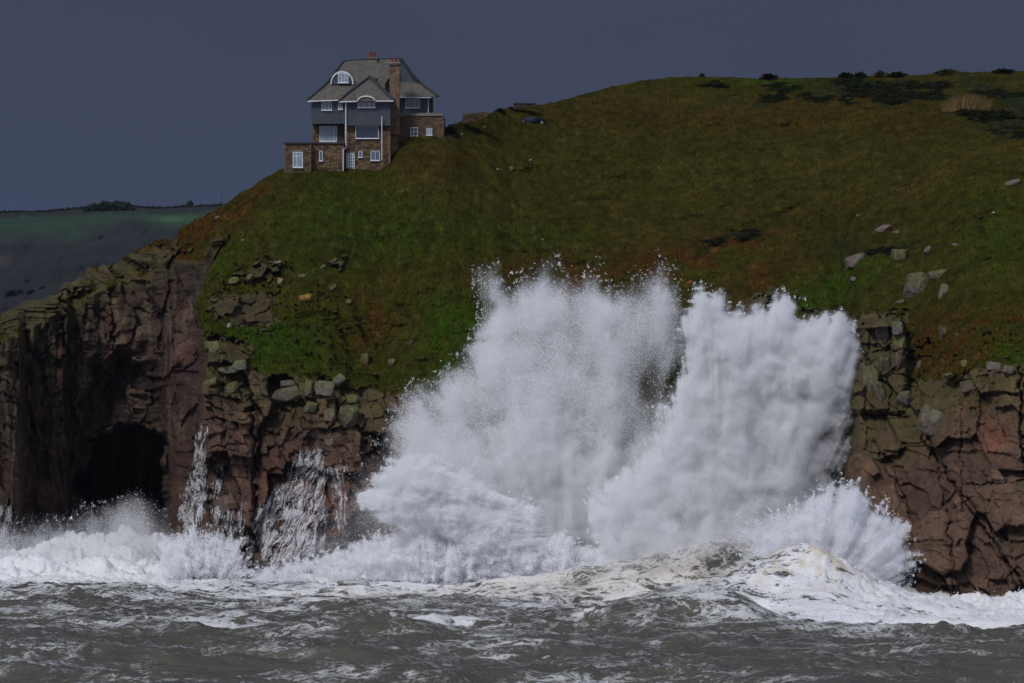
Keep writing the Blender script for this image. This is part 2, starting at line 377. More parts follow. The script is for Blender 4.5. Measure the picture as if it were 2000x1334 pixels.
rm = B(1400, 485, 130, 26, -14) + B(340, 470, 110, 45, -35) * 1.4 + B(1270, 530, 150, 34) * .7 + B(1850, 680, 110, 50) * 1.0 + B(1500, 540, 70, 40, -30) * .8 + B(1960, 620, 100, 40) * .7 + \
     B(450, 400, 90, 40, -30) * .8 + B(860, 320, 60, 30) * .6 + B(1500, 230, 500, 22) * .5 + B(730, 640, 90, 30, -20) * .6 + B(760, 560, 200, 60, -10) * .45 + B(700, 700, 140, 30, -10) * .4 + B(1060, 530, 160, 40) * .6 + B(470, 560, 90, 50) * .5
gc = mix(gc, rust, np.clip(rm * (0.7 + n2 * 1.6), 0, 0.95))
gc = mix(gc, rust * 0.8, sst(0.12, 0.5, n2) * 0.35)
dk = B(1720, 165, 120, 12, 0) * 1.2 + B(1760, 186, 130, 9, 4) * 1.2 + B(1960, 190, 90, 18, 20) + B(1960, 235, 80, 14, 0) + B(1480, 195, 120, 6, -6) * .8 + B(1970, 255, 60, 8) + B(1420, 465, 70, 8, -18) * .9 + B(1720, 488, 70, 14) * .9 + B(1640, 475, 40, 8, -30) * .8
dk = dk + B(880, 255, 22, 12) * 1.0
gc = mix(gc, dark, np.clip(dk * (0.9 + n2 * 1.6), 0, 1))
gc = mix(gc, straw, sst(0.32, 0.5, n3) * 0.28)
n4 = fbm(X0 / 1.9, D0 / 2.6, 3, 313)
gc = mix(gc, C3(.022, .020, .006), sst(.12, .5, n4) * .45)
gc = gc * (1 + 0.60 * n2 + 0.42 * n3)[..., None]
rk = np.ones(PX.shape + (3,), np.float32) * C3(.070, .044, .033)
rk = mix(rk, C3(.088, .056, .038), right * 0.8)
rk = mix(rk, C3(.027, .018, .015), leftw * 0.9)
rk = mix(rk, C3(.12, .048, .030), np.clip(sst(0.15, 0.5, fbm(U / 5, W_ / 7, 4, 321)) * (0.5 + 0.3 * right), 0, 1))
rk = mix(rk, C3(.10, .052, .052), np.clip(blob(PX, PY, 350, 850, 36, 260) * .35 + blob(PX, PY, 640, 1000, 140, 90) * .5 + blob(PX, PY, 70, 950, 60, 80) * .3, 0, 1))
rk = mix(rk, C3(.055, .050, .034), sst(.0, .5, fbm(U / 3.5, W_ / 3.5, 4, 325)) * .6 * right)
rk = mix(rk, C3(.12, .10, .075), sst(.2, .5, fbm(U / 2.0, W_ / 2.0, 4, 327)) * .5)
vein = sst(0.55, 0.8, fbm(U / 2.2, W_ / 15.0, 3, 331, ridge=1)) * leftw * sst(500, 600, PY) * (1 - sst(930, 1000, PY))
rk = mix(rk, C3(.12, .10, .07), vein * 0.5)
rk = rk * (0.75 + 0.5 * ra[..., None]) * (0.85 + 0.3 * rc[..., None])
up = np.zeros_like(Z)                                           # moss and lichen sit on ledges and near the top
dz = np.gradient(DF, axis=0) / np.maximum(np.abs(np.gradient(Z, axis=0)), 0.02)
up = sst(0.2, 1.6, dz)
nearT = np.where(WR > .5, 1 - sst(20, 150 , PY - ip(PX, TOPR)), 1 - sst(-10, 60, PY - ip(PX, TOPL)))
moss = np.clip(nearT * (0.55 + 0.9 * fbm(U / 1.8, W_ / 1.8, 4, 341)) + up * nearT * 0.5, 0, 1)
moss = np.maximum(moss, sst(-14, 6, sdpoly(PX, PY, patches[3])) * (.45 + .7 * fbm(U / 1.2, W_ / 2.5, 3, 345)))
rk = mix(rk, C3(.066, .066, .016), np.clip(moss, 0, .9) * .8)
rk = mix(rk, C3(.048, .036, .016), sst(-10, 30, sdpoly(PX, PY, [(385, 560), (450, 495), (570, 500), (570, 660), (480, 700), (400, 660)])) * (.55 + .5 * n2))
rk = rk * (1 - 0.75 * np.clip((np.exp(-(e1 / 0.03) ** 2) * .6 + np.exp(-(e2 / 0.04) ** 2) * .2) * crk, 0, 1))[..., None]   # rock colour darkened along the joints
rk = mix(rk, C3(.012, .012, .016), np.clip(sst(-2, 14, CV), 0, 1) * 0.85 * (1 - WR))  # cave shade painted into the rock: interior colour taken near black
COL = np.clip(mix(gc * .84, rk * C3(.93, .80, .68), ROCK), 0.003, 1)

# behind the skyline the land carries on: a plateau on the right, a steep drop behind the left ridge
NB = 40
tb = np.linspace(0, 1, NB + 1)[1:] ** 1.6
ridge = 1 - sst(480, 900, pxs)
xb_, yb_, zb_ = PT(pxs, SK, DF[-1])
BX, BY, BZ, BC = [], [], [], []
for t in tb:
    run = 45 * t * ridge + 420 * t * (1 - ridge)
    fall = -run * (1.1 * ridge + 0.012 * (1 - ridge)) - 30 * t * t * (1 - ridge)
    BX.append(xb_ * (1 + 0.1 * t)); BY.append(yb_ + run); BZ.append(zb_ + fall + fbm(xb_ / 6, yb_ * 0 + run / 6, 3, 351) * 0.5 * min(1, t * 8) - 0.6 * min(1, t * 20)); BC.append(COL[-1])
V = np.concatenate([np.stack([X, Y, Z], -1).reshape(-1, 3), np.stack([np.array(BX), np.array(BY), np.array(BZ)], -1).reshape(-1, 3)])
CC = np.concatenate([COL.reshape(-1, 3), np.array(BC).reshape(-1, 3)])
FC = gridfaces(NR + NB, NC)
rk_full = np.concatenate([ROCK.ravel(), np.zeros(NB * NC)]); px_full = np.concatenate([PX.ravel(), np.tile(pxs, NB)]); wr_full = np.concatenate([WR.ravel(), np.ones(NB * NC)])
fr = rk_full[FC].mean(1) > 0.5; fx = px_full[FC].mean(1); fw = wr_full[FC].mean(1)
def sub(name, mask, mat, label=None):
    fs = FC[mask]; u, inv = np.unique(fs.ravel(), return_inverse=True)
    o = mesh_np(name, V[u], inv.reshape(-1, 4), mat, CC[u])
    return tag(o, label, None, None, 'structure')
sub('hillside', ~fr, M_grass, 'rough grass headland slope under the house')
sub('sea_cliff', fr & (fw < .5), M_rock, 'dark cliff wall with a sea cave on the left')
sub('sea_cliff', fr & (fw >= .5) & (fx < 1200), M_rock, 'mossy jointed granite buttress streaked with falling water')
sub('sea_cliff', fr & (fw >= .5) & (fx >= 1200), M_rock, 'cracked brown granite cliff to the right of the spray')

def land(px, py, dd=0.0):
    """depth of the finished land surface at photograph pixel (px, py)"""
    px = np.asarray(px, float); py = np.asarray(py, float)
    ci = np.clip((px + 230) / 2790 * (NC - 1), 0, NC - 1.001); c0 = ci.astype(int); fc = ci - c0
    s = np.interp(px, pxs, SK)
    ri = np.clip((1240 - py) / (1240 - s) * (NR - 1), 0, NR - 1.001); r0 = ri.astype(int); fr_ = ri - r0
    d = (DF[r0, c0] * (1 - fc) + DF[r0, c0 + 1] * fc) * (1 - fr_) + (DF[r0 + 1, c0] * (1 - fc) + DF[r0 + 1, c0 + 1] * fc) * fr_
    return d + dd
def land_rc(px, py):
    c0 = np.clip(np.round((px + 230) / 2790 * (NC - 1)), 0, NC - 1).astype(int)
    s = SK[c0]; r0 = np.clip(np.round((1240 - py) / (1240 - s) * (NR - 1)), 0, NR - 1).astype(int)
    return r0, c0

# ------------------------------------------------------------------ grass blades over the turf
def flakes(P, S, rngl, up=None, aspect=1.0):
    """one small triangle per point with size S; up: lean mostly upward (blades)"""
    n = len(P)
    a = rngl.normal(size=(n, 3)); a /= np.linalg.norm(a, axis=1)[:, None]
    b = rngl.normal(size=(n, 3)); b -= (a * b).sum(1)[:, None] * a; b /= np.linalg.norm(b, axis=1)[:, None]
    if up is not None:
        a = a * 0.55; a[:, 2] = np.abs(a[:, 2]) + up; a /= np.linalg.norm(a, axis=1)[:, None]
        b -= (a * b).sum(1)[:, None] * a; b /= np.linalg.norm(b, axis=1)[:, None]
        v0 = P - b * (S * aspect)[:, None]; v1 = P + b * (S * aspect)[:, None]; v2 = P + a * S[:, None]
    else:
        v0 = P + a * S[:, None]; v1 = P + (-0.5 * a + 0.866 * b) * S[:, None]; v2 = P + (-0.5 * a - 0.866 * b) * S[:, None]
    Vv = np.stack([v0, v1, v2], 1).reshape(-1, 3); Ff = np.arange(3 * n).reshape(-1, 3)
    return Vv, Ff
NG = 230000
gx = rng.uniform(-60, 2060, NG * 2); gy = rng.uniform(0, 1, NG * 2)
s_ = np.interp(gx, pxs, SK); gyy = s_ + 1 + gy * (830 - s_)
r0, c0 = land_rc(gx, gyy)
keep = (ROCK[r0, c0] < 0.35) & (gyy < 820) & (rng.uniform(size=gx.size) < 0.35 + 0.65 * sst(-0.3, 0.4, n2[r0, c0]))
gx, gyy, r0, c0 = gx[keep][:NG], gyy[keep][:NG], r0[keep][:NG], c0[keep][:NG]
gd = land(gx, gyy)
P = np.stack(PT(gx, gyy, gd), 1)
S = rng.uniform(0.18, 0.5, len(P)) * (0.7 + 0.6 * rng.uniform(size=len(P)) ** 3)
P[:, 2] -= 0.06
Vg, Fg = flakes(P, S, rng, 0.75, 0.16)
cg = COL[r0, c0] * rng.uniform(0.6, 1.75, (len(P), 1)) * (1 + rng.normal(0, 0.08, (len(P), 3)))
tag(mesh_np('grass', Vg, Fg, M_leaf, np.repeat(np.clip(cg, .002, 1), 3, 0), smooth=False), 'rough wind-blown grass covering the headland', 'grass', None, 'stuff')

# ------------------------------------------------------------------ the sea
xs_in = np.arange(-66, 66, 0.13); ys_in = np.arange(404, 662, 0.42)
xs = np.concatenate([-np.geomspace(3400, 66.5, 40), xs_in, np.geomspace(66.5, 3400, 40)])
ys = np.concatenate([-np.geomspace(1200, 10, 16), np.linspace(12, 398, 70), ys_in, np.geomspace(663, 4400, 40)])
GX, GY = np.meshgrid(xs, ys)
SPX = 1000 + GX / np.maximum(GY, 1) * F; SPY = 667 + CH / np.maximum(GY, 1) * F
def G(x, y, sx, sy, a=0):
    c, s = math.cos(math.radians(a)), math.sin(math.radians(a))
    u = ((GX - x) * c + (GY - y) * s) / sx; v_ = (-(GX - x) * s + (GY - y) * c) / sy
    return np.exp(-(u * u + v_ * v_))
wxs = GX + fbm(GX / 22, GY / 22, 3, 401) * 9; wys = GY + fbm(GX / 22, GY / 22, 3, 405) * 9
H = fbm(wxs / 30, wys / 13, 2, 411) * 2.0
H += fbm(wxs / 10, wys / 6.0, 3, 421, ridge=1) * 0.62
H += fbm(wxs / 3.4, wys / 2.6, 3, 431, ridge=1) * 0.26
H += fbm(wxs / 0.9, wys / 0.9, 2, 441, ridge=1) * 0.04
rise = 3.6 * G(27, 564, 12, 7, 10) + 2.2 * G(20, 566, 20, 9, 0) + 1.0 * G(8, 566, 10, 8)                  # swell heaping against the cliff
peak = 0.92 * (2.6 * G(31.0, 536, 3.2, 5, 20) + 1.7 * G(28, 535, 5.5, 6, 15) + 1.5 * G(25, 534, 9, 6, 5) + 1.7 * G(36, 537, 6, 6, -20) + 1.1 * G(26, 532, 4, 5) + 1.3 * G(20, 531, 12, 6) + 1.2 * G(42, 534, 7, 6))
hump = 1.9 * G(20.5, 500, 4.2, 3.4, 12) + 1.3 * G(15, 499, 6, 3, 5) + 1.2 * G(24, 476, 9, 3.5, 0) - 0.8 * G(18, 490, 8, 3) + 0.9 * G(-12, 480, 8, 3.2) + 1.0 * G(-36, 505, 9, 3.4) + .9 * G(2, 455, 9, 4) + 1.1 * G(-40, 450, 10, 4) + 1.0 * G(40, 452, 8, 4)
surfY = ip(SPX, [(-900, 598), (0, 598), (300, 600), (700, 592), (900, 588), (1100, 582), (1400, 575), (1500, 560), (1700, 545), (1770, 540), (2000, 528), (2600, 520)])
inner = sst(-30, 13, GY - surfY + fbm(GX / 7, GY / 7, 3, 451) * 8) * (1 - sst(690, 760, GY)) * (1 - sst(110, 190, np.abs(GX)))           # churned white water close in
heap = ip(SPX, [(-900, 2.2), (0, 2.2), (240, 3.4), (330, 2.5), (420, 1.2), (480, 1.0), (560, .8), (650, 1.6), (760, 3.4), (900, 3.6), (1300, 2.5), (1600, 1.2), (1750, .6), (1960, 1.0), (2600, 1)])
bill = fbm(GX / 5.0, GY / 5.0, 5, 461, ridge=2)
H = H * (1 - 0.35 * inner) + inner * (heap * sst(0, 24, GY - surfY) * (0.8 + 0.5 * bill) + bill * 0.9 + fbm(GX / 1.1, GY / 1.1, 3, 471, ridge=2) * 0.28)
H = H + rise + peak * (1 + 0.42 * fbm(wxs / 5.0, wys / 5.0, 5, 481)) + hump
farf = sst(900, 1500, GY) + sst(90, 300, np.abs(GX)) * (GY > 0)
H = H * (1 - np.clip(farf, 0, 1))
foam = 0.20 + 0.24 * sst(1150, 1230, 1360 - SPY + 0 * SPX) * 0
foam = 0.07 + 0.12 * sst(470, 570, GY) + inner * 0.62
foam = foam + 0.09 * G(34, 522, 13, 8) + 0.33 * G(38, 514, 24, 14) + 0.15 * G(31, 533, 7, 6) + 0.26 * G(46, 500, 16, 12) + 0.20 * G(-8, 560, 30, 9) + 0.22 * G(15, 520, 12, 5) + .16 * G(-20, 500, 20, 4) + .16 * G(8, 478, 16, 3)
foam = foam - 0.52 * inner * G(20, 564, 28, 12, 0) - .02 * G(22, 562, 22, 8)
foam = foam + 0.17 * fbm(GX / 16, GY / 14, 4, 491) + 0.10 * sst(.3, .8, fbm(wxs / 9, wys / 5.0, 4, 421, ridge=1))
tan_ = .75 * np.clip(1.3 * G(29.5, 533, 7, 4.0, 10) * sst(-.1, .5, fbm(GX / 2, GY / 2, 4, 495) + .1), 0, 1) + 0.35 * G(8, 560, 30, 8) + .3 * G(22, 564, 20, 8) * sst(-.2, .4, fbm(GX / 3, GY / 3, 4, 497))

def sea_material():
    m, nt, b = newmat('storm sea')
    L = nt.links.new
    tc = ND(nt, 'ShaderNodeTexCoord')
    fa = ND(nt, 'ShaderNodeAttribute', attribute_name='foam'); ta = ND(nt, 'ShaderNodeAttribute', attribute_name='tan')
    mp = ND(nt, 'ShaderNodeMapping'); mp.inputs['Scale'].default_value = (0.30, 0.46, 0.5); mp.inputs['Rotation'].default_value = (0, 0, math.radians(12))
    L(tc.outputs['Object'], mp.inputs[0])
    wn = ND(nt, 'ShaderNodeTexNoise', Scale=0.5, Detail=4.0); L(mp.outputs[0], wn.inputs['Vector'])
    ws = ND(nt, 'ShaderNodeVectorMath', operation='SCALE'); ws.inputs['Scale'].default_value = 4.5; L(wn.outputs['Color'], ws.inputs[0])
    wa = ND(nt, 'ShaderNodeVectorMath', operation='ADD'); L(mp.outputs[0], wa.inputs[0]); L(ws.outputs[0], wa.inputs[1])
    def lace(scale, detail):
        n = ND(nt, 'ShaderNodeTexNoise', Scale=scale, Detail=detail, Roughness=0.62); L(wa.outputs[0], n.inputs['Vector'])
        s1 = ND(nt, 'ShaderNodeMath', operation='SUBTRACT'); L(n.outputs['Fac'], s1.inputs[0]); s1.inputs[1].default_value = 0.5
        ab = ND(nt, 'ShaderNodeMath', operation='ABSOLUTE'); L(s1.outputs[0], ab.inputs[0])
        mu = ND(nt, 'ShaderNodeMath', operation='MULTIPLY'); L(ab.outputs[0], mu.inputs[0]); mu.inputs[1].default_value = 6.0
        iv = ND(nt, 'ShaderNodeMath', operation='SUBTRACT'); iv.inputs[0].default_value = 1.0; L(mu.outputs[0], iv.inputs[1])
        return iv
    a = lace(1.0, 3.0); c = lace(3.4, 3.5)
    pn = ND(nt, 'ShaderNodeTexNoise', Scale=0.30, Detail=5.0, Roughness=0.6); L(wa.outputs[0], pn.inputs['Vector'])
    # height = .5*lace1 + .3*lace2 + patch ; foam where height > 1 - density
    m1 = ND(nt, 'ShaderNodeMath', operation='MULTIPLY'); L(a.outputs[0], m1.inputs[0]); m1.inputs[1].default_value = 0.34
    m2 = ND(nt, 'ShaderNodeMath', operation='MULTIPLY'); L(c.outputs[0], m2.inputs[0]); m2.inputs[1].default_value = 0.22
    m3 = ND(nt, 'ShaderNodeMath', operation='MULTIPLY'); L(pn.outputs['Fac'], m3.inputs[0]); m3.inputs[1].default_value = 0.75
    s1 = ND(nt, 'ShaderNodeMath', operation='ADD'); L(m1.outputs[0], s1.inputs[0]); L(m2.outputs[0], s1.inputs[1])
    s2 = ND(nt, 'ShaderNodeMath', operation='ADD'); L(s1.outputs[0], s2.inputs[0]); L(m3.outputs[0], s2.inputs[1])
    s3 = ND(nt, 'ShaderNodeMath', operation='ADD'); L(s2.outputs[0], s3.inputs[0]); L(fa.outputs['Fac'], s3.inputs[1])
    fr = ND(nt, 'ShaderNodeMapRange', interpolation_type='SMOOTHSTEP'); fr.inputs['From Min'].default_value = 0.88; fr.inputs['From Max'].default_value = 1.12
    L(s3.outputs[0], fr.inputs['Value'])
    fn = ND(nt, 'ShaderNodeTexNoise', Scale=7.0, Detail=5.0, Roughness=0.7); L(tc.outputs['Object'], fn.inputs['Vector'])
    fc = ND(nt, 'ShaderNodeMix', data_type='RGBA'); fc.inputs[6].default_value = (0.80, 0.80, 0.81, 1); fc.inputs[7].default_value = (0.66, 0.54, 0.36, 1)
    L(ta.outputs['Fac'], fc.inputs[0])
    fr2 = ND(nt, 'ShaderNodeMapRange'); fr2.inputs['From Min'].default_value = 0.3; fr2.inputs['From Max'].default_value = 0.7; fr2.inputs['To Min'].default_value = 0.72; fr2.inputs['To Max'].default_value = 1.08
    L(fn.outputs['Fac'], fr2.inputs['Value'])
    fs = ND(nt, 'ShaderNodeVectorMath', operation='SCALE'); L(fc.outputs[2], fs.inputs[0]); L(fr2.outputs[0], fs.inputs['Scale'])
    wc = ND(nt, 'ShaderNodeMix', data_type='RGBA'); wc.inputs[6].default_value = (0.070, 0.068, 0.052, 1); wc.inputs[7].default_value = (0.104, 0.098, 0.079, 1)
    L(pn.outputs['Fac'], wc.inputs[0])
    op = ND(nt, 'ShaderNodeMapRange'); op.inputs['From Min'].default_value = 0.05; op.inputs['From Max'].default_value = 0.42; op.inputs['To Min'].default_value = 0.34; op.inputs['To Max'].default_value = 1.0
    L(fa.outputs['Fac'], op.inputs['Value']); om = ND(nt, 'ShaderNodeMath', operation='MULTIPLY'); L(op.outputs[0], om.inputs[0]); L(fr.outputs[0], om.inputs[1])
    fm = ND(nt, 'ShaderNodeMix', data_type='RGBA'); L(om.outputs[0], fm.inputs[0]); L(wc.outputs[2], fm.inputs[6]); L(fs.outputs[0], fm.inputs[7])
    L(fm.outputs[2], b.inputs['Base Color'])
    rr = ND(nt, 'ShaderNodeMapRange'); rr.inputs['To Min'].default_value = 0.16; rr.inputs['To Max'].default_value = 0.8; L(fr.outputs[0], rr.inputs['Value']); L(rr.outputs[0], b.inputs['Roughness'])
    b.inputs['IOR'].default_value = 1.33; b.inputs['Specular IOR Level'].default_value = 0.5
    bn = ND(nt, 'ShaderNodeTexNoise', Scale=2.2, Detail=8.0, Roughness=0.66); L(tc.outputs['Object'], bn.inputs['Vector'])
    hs = ND(nt, 'ShaderNodeMath', operation='MULTIPLY_ADD'); L(fr.outputs[0], hs.inputs[0]); hs.inputs[1].default_value = 0.35; L(bn.outputs['Fac'], hs.inputs[2])
    bp = ND(nt, 'ShaderNodeBump', Strength=0.85, Distance=0.22); L(hs.outputs[0], bp.inputs['Height']); L(bp.outputs[0], b.inputs['Normal'])
    return m
M_sea = sea_material()
sea = mesh_np('sea', np.stack([GX, GY, H], -1).reshape(-1, 3), gridfaces(len(ys), len(xs)), M_sea, attrs={'foam': foam, 'tan': tan_})
tag(sea, 'grey-green storm sea laced with foam', None, None, 'structure')
def sea_h(x, y):
    i = np.clip(np.searchsorted(xs, x), 1, len(xs) - 1); j = np.clip(np.searchsorted(ys, y), 1, len(ys) - 1)
    return H[j, i]

# ------------------------------------------------------------------ spray: clouds of small drops with real depth
def gaussb(a, n=3):
    for _ in range(n):
        for ax in (0, 1): a = (np.roll(a, 1, ax) + 2 * a + np.roll(a, -1, ax)) / 4
    return a
FIELDS = []
def plume(name, label, poly, y0, soft, tau, thick, origin, r=0.05, relief=1.2, seed=1, streak=0.5, cat='sea spray', edge=0.6, mat=None,
          holes=(), warp=26, extra=(), nsc=60.0, contrast=1.0, maxn=900000, step=2.0, ring=1.0, puff=0.0, vol=0.0, spike=17.0):
    xsx = [p[0] for p in poly]; ysy = [p[1] for p in poly]
    gx = np.arange(min(xsx) - 60, max(xsx) + 60, step); gy = np.arange(min(ysy) - 60, max(ysy) + 60, step)
    A, Bq = np.meshgrid(gx, gy)
    ox_, oy_ = origin
    ang = np.arctan2(A - ox_, oy_ - Bq); rad = np.hypot(A - ox_, Bq - oy_)
    st_ = fbm(ang * 7.0, rad / 260.0, 3, seed * 10 + 1)                # rays thrown out from the impact
    st_f = fbm(ang * 30.0, rad / 90.0, 4, seed * 10 + 4)
    wxp = A + fbm(A / 60., Bq / 60., 5, seed * 10 + 2) * warp; wyp = Bq + fbm(A / 60., Bq / 60., 5, seed * 10 + 3) * warp
    spk = fbm(ang * spike, rad / 210., 5, seed * 10 + 13, ridge=1)
    d = sdpoly(wxp, wyp, poly) + (spk * 24 - 8) * edge + st_ * edge * 16 + fbm(A / 16., Bq / 16., 5, seed * 10 + 12) * edge * 26
    cl = fbm(wxp / nsc, wyp / nsc, 5, seed * 10 + 6); c2 = fbm(wxp / (nsc * .4), wyp / (nsc * .4), 4, seed * 10 + 7)
    T = tau * sst(-3, soft, d) * np.clip(1 + contrast * (1.1 * cl + .45 * c2 + streak * 1.4 * st_ + streak * 0.35 * st_f), 0.04, 4)
    for (hx_, hy_, hrx, hry, amt) in holes: T = T * (1 - amt * blob(wxp, wyp, hx_, hy_, hrx, hry))
    for (hx_, hy_, hrx, hry, amt) in extra: T = T * (1 + amt * blob(wxp, wyp, hx_, hy_, hrx, hry))
    fring = sst(-14, 0, d) * (1 - sst(0, max(14, soft * .5), d)) * sst(0.10, 0.5, fbm(A / 8., Bq / 8., 4, seed * 10 + 8) + .3 * st_f) * 1.5 * ring
    base = y0 if not callable(y0) else y0(A, Bq)
    Yf = base - relief * (cl * 1.6 + c2 * .8 + st_ * 1.6 + spk * .3) - puff * fbm(wxp / 30., wyp / 30., 4, seed * 10 + 9, ridge=2) + thick * 0.8 * np.exp(-np.maximum(d, 0) / 40.0)
    if vol > 0: FIELDS.append((gx, gy, gaussb(T) * vol, gaussb(Yf), thick))
    px_area = (step * np.mean(base) / F) ** 2
    def emit(Tm, rr, nmax, thk):
        cross = 0.65 * rr * rr * 1.15
        N = int(min(nmax, Tm.sum() * px_area / cross))
        if Tm.sum() * px_area / cross > nmax: rr = rr * math.sqrt(Tm.sum() * px_area / cross / nmax)
        cdf = np.cumsum(Tm.ravel()); idx = np.minimum(np.searchsorted(cdf, rng.uniform(0, cdf[-1], N)), Tm.size - 1)
        ax = A.ravel()[idx] + rng.uniform(-.5, .5, N) * step * 1.3; by = Bq.ravel()[idx] + rng.uniform(-.5, .5, N) * step * 1.3
        dep = Yf.ravel()[idx] + rng.gamma(1.6, thk * .6, N)
        x, y, z = PT(ax, by, dep)
        sz = rr * np.exp(rng.normal(0, 0.3, N))
        ok = z > -0.5
        return np.stack([x, y, z], 1)[ok], sz[ok]
    P1, S1 = emit(T, r, maxn, thick)
    P2, S2 = emit(fring, 0.045, 70000, thick * .6)
    S2 = S2 * np.exp(rng.normal(0, .35, len(S2)))
    Pp = np.concatenate([P1, P2]); Sp = np.concatenate([S1, S2])
    Vv, Ff = flakes(Pp, Sp, rng)
    print('SPRAY', name, len(P1), len(P2), round(float(S1.mean()), 3))
    o = mesh_np(name, Vv, Ff, mat or M_spray, smooth=False)
    return tag(o, label, cat, None, 'stuff')

plume('spray_plume', 'tall grey plume of spray thrown up the green slope',
      [(772, 1150), (752, 960), (758, 830), (790, 765), (845, 745), (895, 700), (925, 665), (935, 600), (930, 545), (955, 515), (985, 520), (1010, 545), (1040, 510), (1066, 488), (1092, 530), (1130, 535), (1160, 520), (1190, 560), (1225, 545),
       (1262, 520), (1290, 500), (1312, 530), (1342, 590), (1335, 680), (1320, 760), (1350, 900), (1380, 1150)],
      lambda a, b: 586 + 0.02 * (1110 - b), 66, 1.15, 6.0, (1110, 1250), relief=.6, seed=3, streak=.65, contrast=.85, nsc=110., warp=24, maxn=1500000, ring=.5, r=.032, vol=1.7, edge=.8, spike=26.,
      holes=[(1140, 500, 280, 120, .62), (1270, 745, 40, 84, .85), (1080, 700, 200, 170, .42), (1100, 540, 22, 20, .5), (955, 600, 18, 45, .7), (1143, 885, 24, 36, .75), (895, 690, 36, 36, .5), (1210, 650, 46, 40, .4), (880, 860, 60, 40, .3), (785, 870, 22, 60, .4), (1005, 520, 40, 50, .85), (1120, 520, 46, 50, .8), (1150, 530, 90, 24, .4), (1235, 550, 34, 60, .85), (1120, 640, 24, 70, .45), (1340, 600, 24, 60, .6), (1220, 800, 60, 90, .35), (1010, 740, 70, 40, .3)],
      extra=[(1000, 1000, 180, 120, 2.4), (1000, 620, 40, 30, .9), (1180, 610, 22, 50, 1.2), (1290, 560, 16, 40, 1.2), (1060, 590, 30, 40, .8), (1150, 1030, 220, 110, 3.0), (1080, 780, 150, 150, .6), (985, 545, 12, 24, 1.), (962, 650, 22, 70, 1.0), (1180, 640, 22, 60, 1.), (1130, 960, 200, 60, .8)])
plume('spray_plume', 'dense bright plume of spray bursting against the right-hand rocks',
      [(1345, 720), (1338, 650), (1350, 600), (1375, 578), (1402, 582), (1425, 610), (1480, 602), (1505, 590), (1528, 572), (1550, 590), (1565, 622), (1600, 630), (1625, 615), (1655, 635), (1678, 690),
       (1674, 760), (1660, 820), (1655, 880), (1625, 930), (1655, 1010), (1640, 1150), (1450, 1160), (1330, 1160), (1180, 1160), (1150, 980), (1250, 900), (1282, 830), (1318, 770)],
      lambda a, b: 574 + 0.004 * (1100 - b), 30, 2.8, 4.0, (1400, 1330), relief=.6, seed=5, streak=.3, nsc=58., contrast=.85, warp=24, maxn=2000000, puff=.3, r=.034, ring=1.1, vol=1.1, edge=.9, spike=46.,
      holes=[(1615, 850, 34, 38, .95), (1500, 960, 60, 26, .8), (1640, 960, 30, 40, .7), (1570, 780, 40, 20, .45), (1420, 860, 50, 24, .4), (1534, 640, 20, 12, .7), (1560, 900, 50, 26, .4), (1490, 1000, 60, 24, .55), (1240, 1000, 70, 90, .2), (1450, 625, 22, 14, .5), (1510, 1050, 90, 22, .4)],
      extra=[(1450, 720, 110, 70, .6)])
plume('spray_burst', 'low round burst of spray breaking over the nearest wave crest',
      [(1560, 985), (1600, 955), (1640, 945), (1690, 955), (1730, 990), (1762, 1035), (1786, 1085), (1775, 1125), (1748, 1155), (1760, 1195), (1700, 1200), (1640, 1150), (1560, 1130), (1440, 1110), (1470, 1030)],
      541, 46, 4.2, 3.0, (1590, 1200), relief=.7, seed=7, streak=.4, nsc=44., edge=.9, r=.036, ring=1.5, contrast=.8, vol=.2, spike=9.,
      holes=[(1765, 1120, 20, 16, .6), (1590, 1000, 40, 24, .3)])
plume('spray_jet', 'white jet of water shooting left from the foot of the big plume',
      [(700, 964), (730, 934), (765, 908), (750, 891), (800, 890), (860, 898), (930, 930), (1010, 990), (1060, 1060), (1040, 1110), (930, 1100), (850, 1046), (800, 1032), (750, 1024), (735, 1003), (708, 988)],
      577, 16, 5.0, 2.2, (1250, 1040), relief=.45, seed=9, streak=.3, edge=.5, warp=14, nsc=44., contrast=.5, r=.036, ring=.4, puff=.55, vol=.15, spike=22.)
plume('spray_mist', 'pale mist of spray drifting in front of the sea cave mouth',
      [(-60, 1010), (60, 1018), (140, 1012), (190, 985), (250, 962), (310, 985), (330, 1020), (420, 1045), (500, 1080), (500, 1140), (300, 1140), (-60, 1140)],
      lambda a, b: 612 + 0 * a, 80, .7, 8.0, (250, 1400), relief=.6, seed=11, streak=.3, warp=22, nsc=60., edge=.2, maxn=400000, ring=.15, r=.035, vol=1.3)
plume('spray_mist', 'thin veil of mist hanging before the rock left of the jet',
      [(480, 1130), (560, 1050), (640, 990), (720, 880), (780, 760), (860, 740), (900, 1130)],
      lambda a, b: 594 + 0 * a, 90, .12, 5.0, (750, 1200), relief=1.0, seed=17, streak=.3, warp=30, nsc=60., edge=.2, maxn=200000, ring=.05, r=.035, vol=2.0)
plume('surf_heap', 'churning white surf piled against the middle of the cliff',
      [(560, 1108), (640, 1080), (690, 1056), (740, 1040), (830, 1040), (900, 1050), (960, 1010), (1030, 980), (1056, 990), (1060, 1040), (1140, 1060), (1240, 1090), (1260, 1150), (1000, 1150), (760, 1134), (620, 1132), (480, 1130), (470, 1118)],
      lambda a, b: 577.5 + 0 * a, 20, 3.6, 2.5, (850, 1400), relief=.7, seed=13, streak=.2, warp=14, nsc=30., edge=.5, maxn=700000, mat=M_spray, puff=1.0, r=.04)
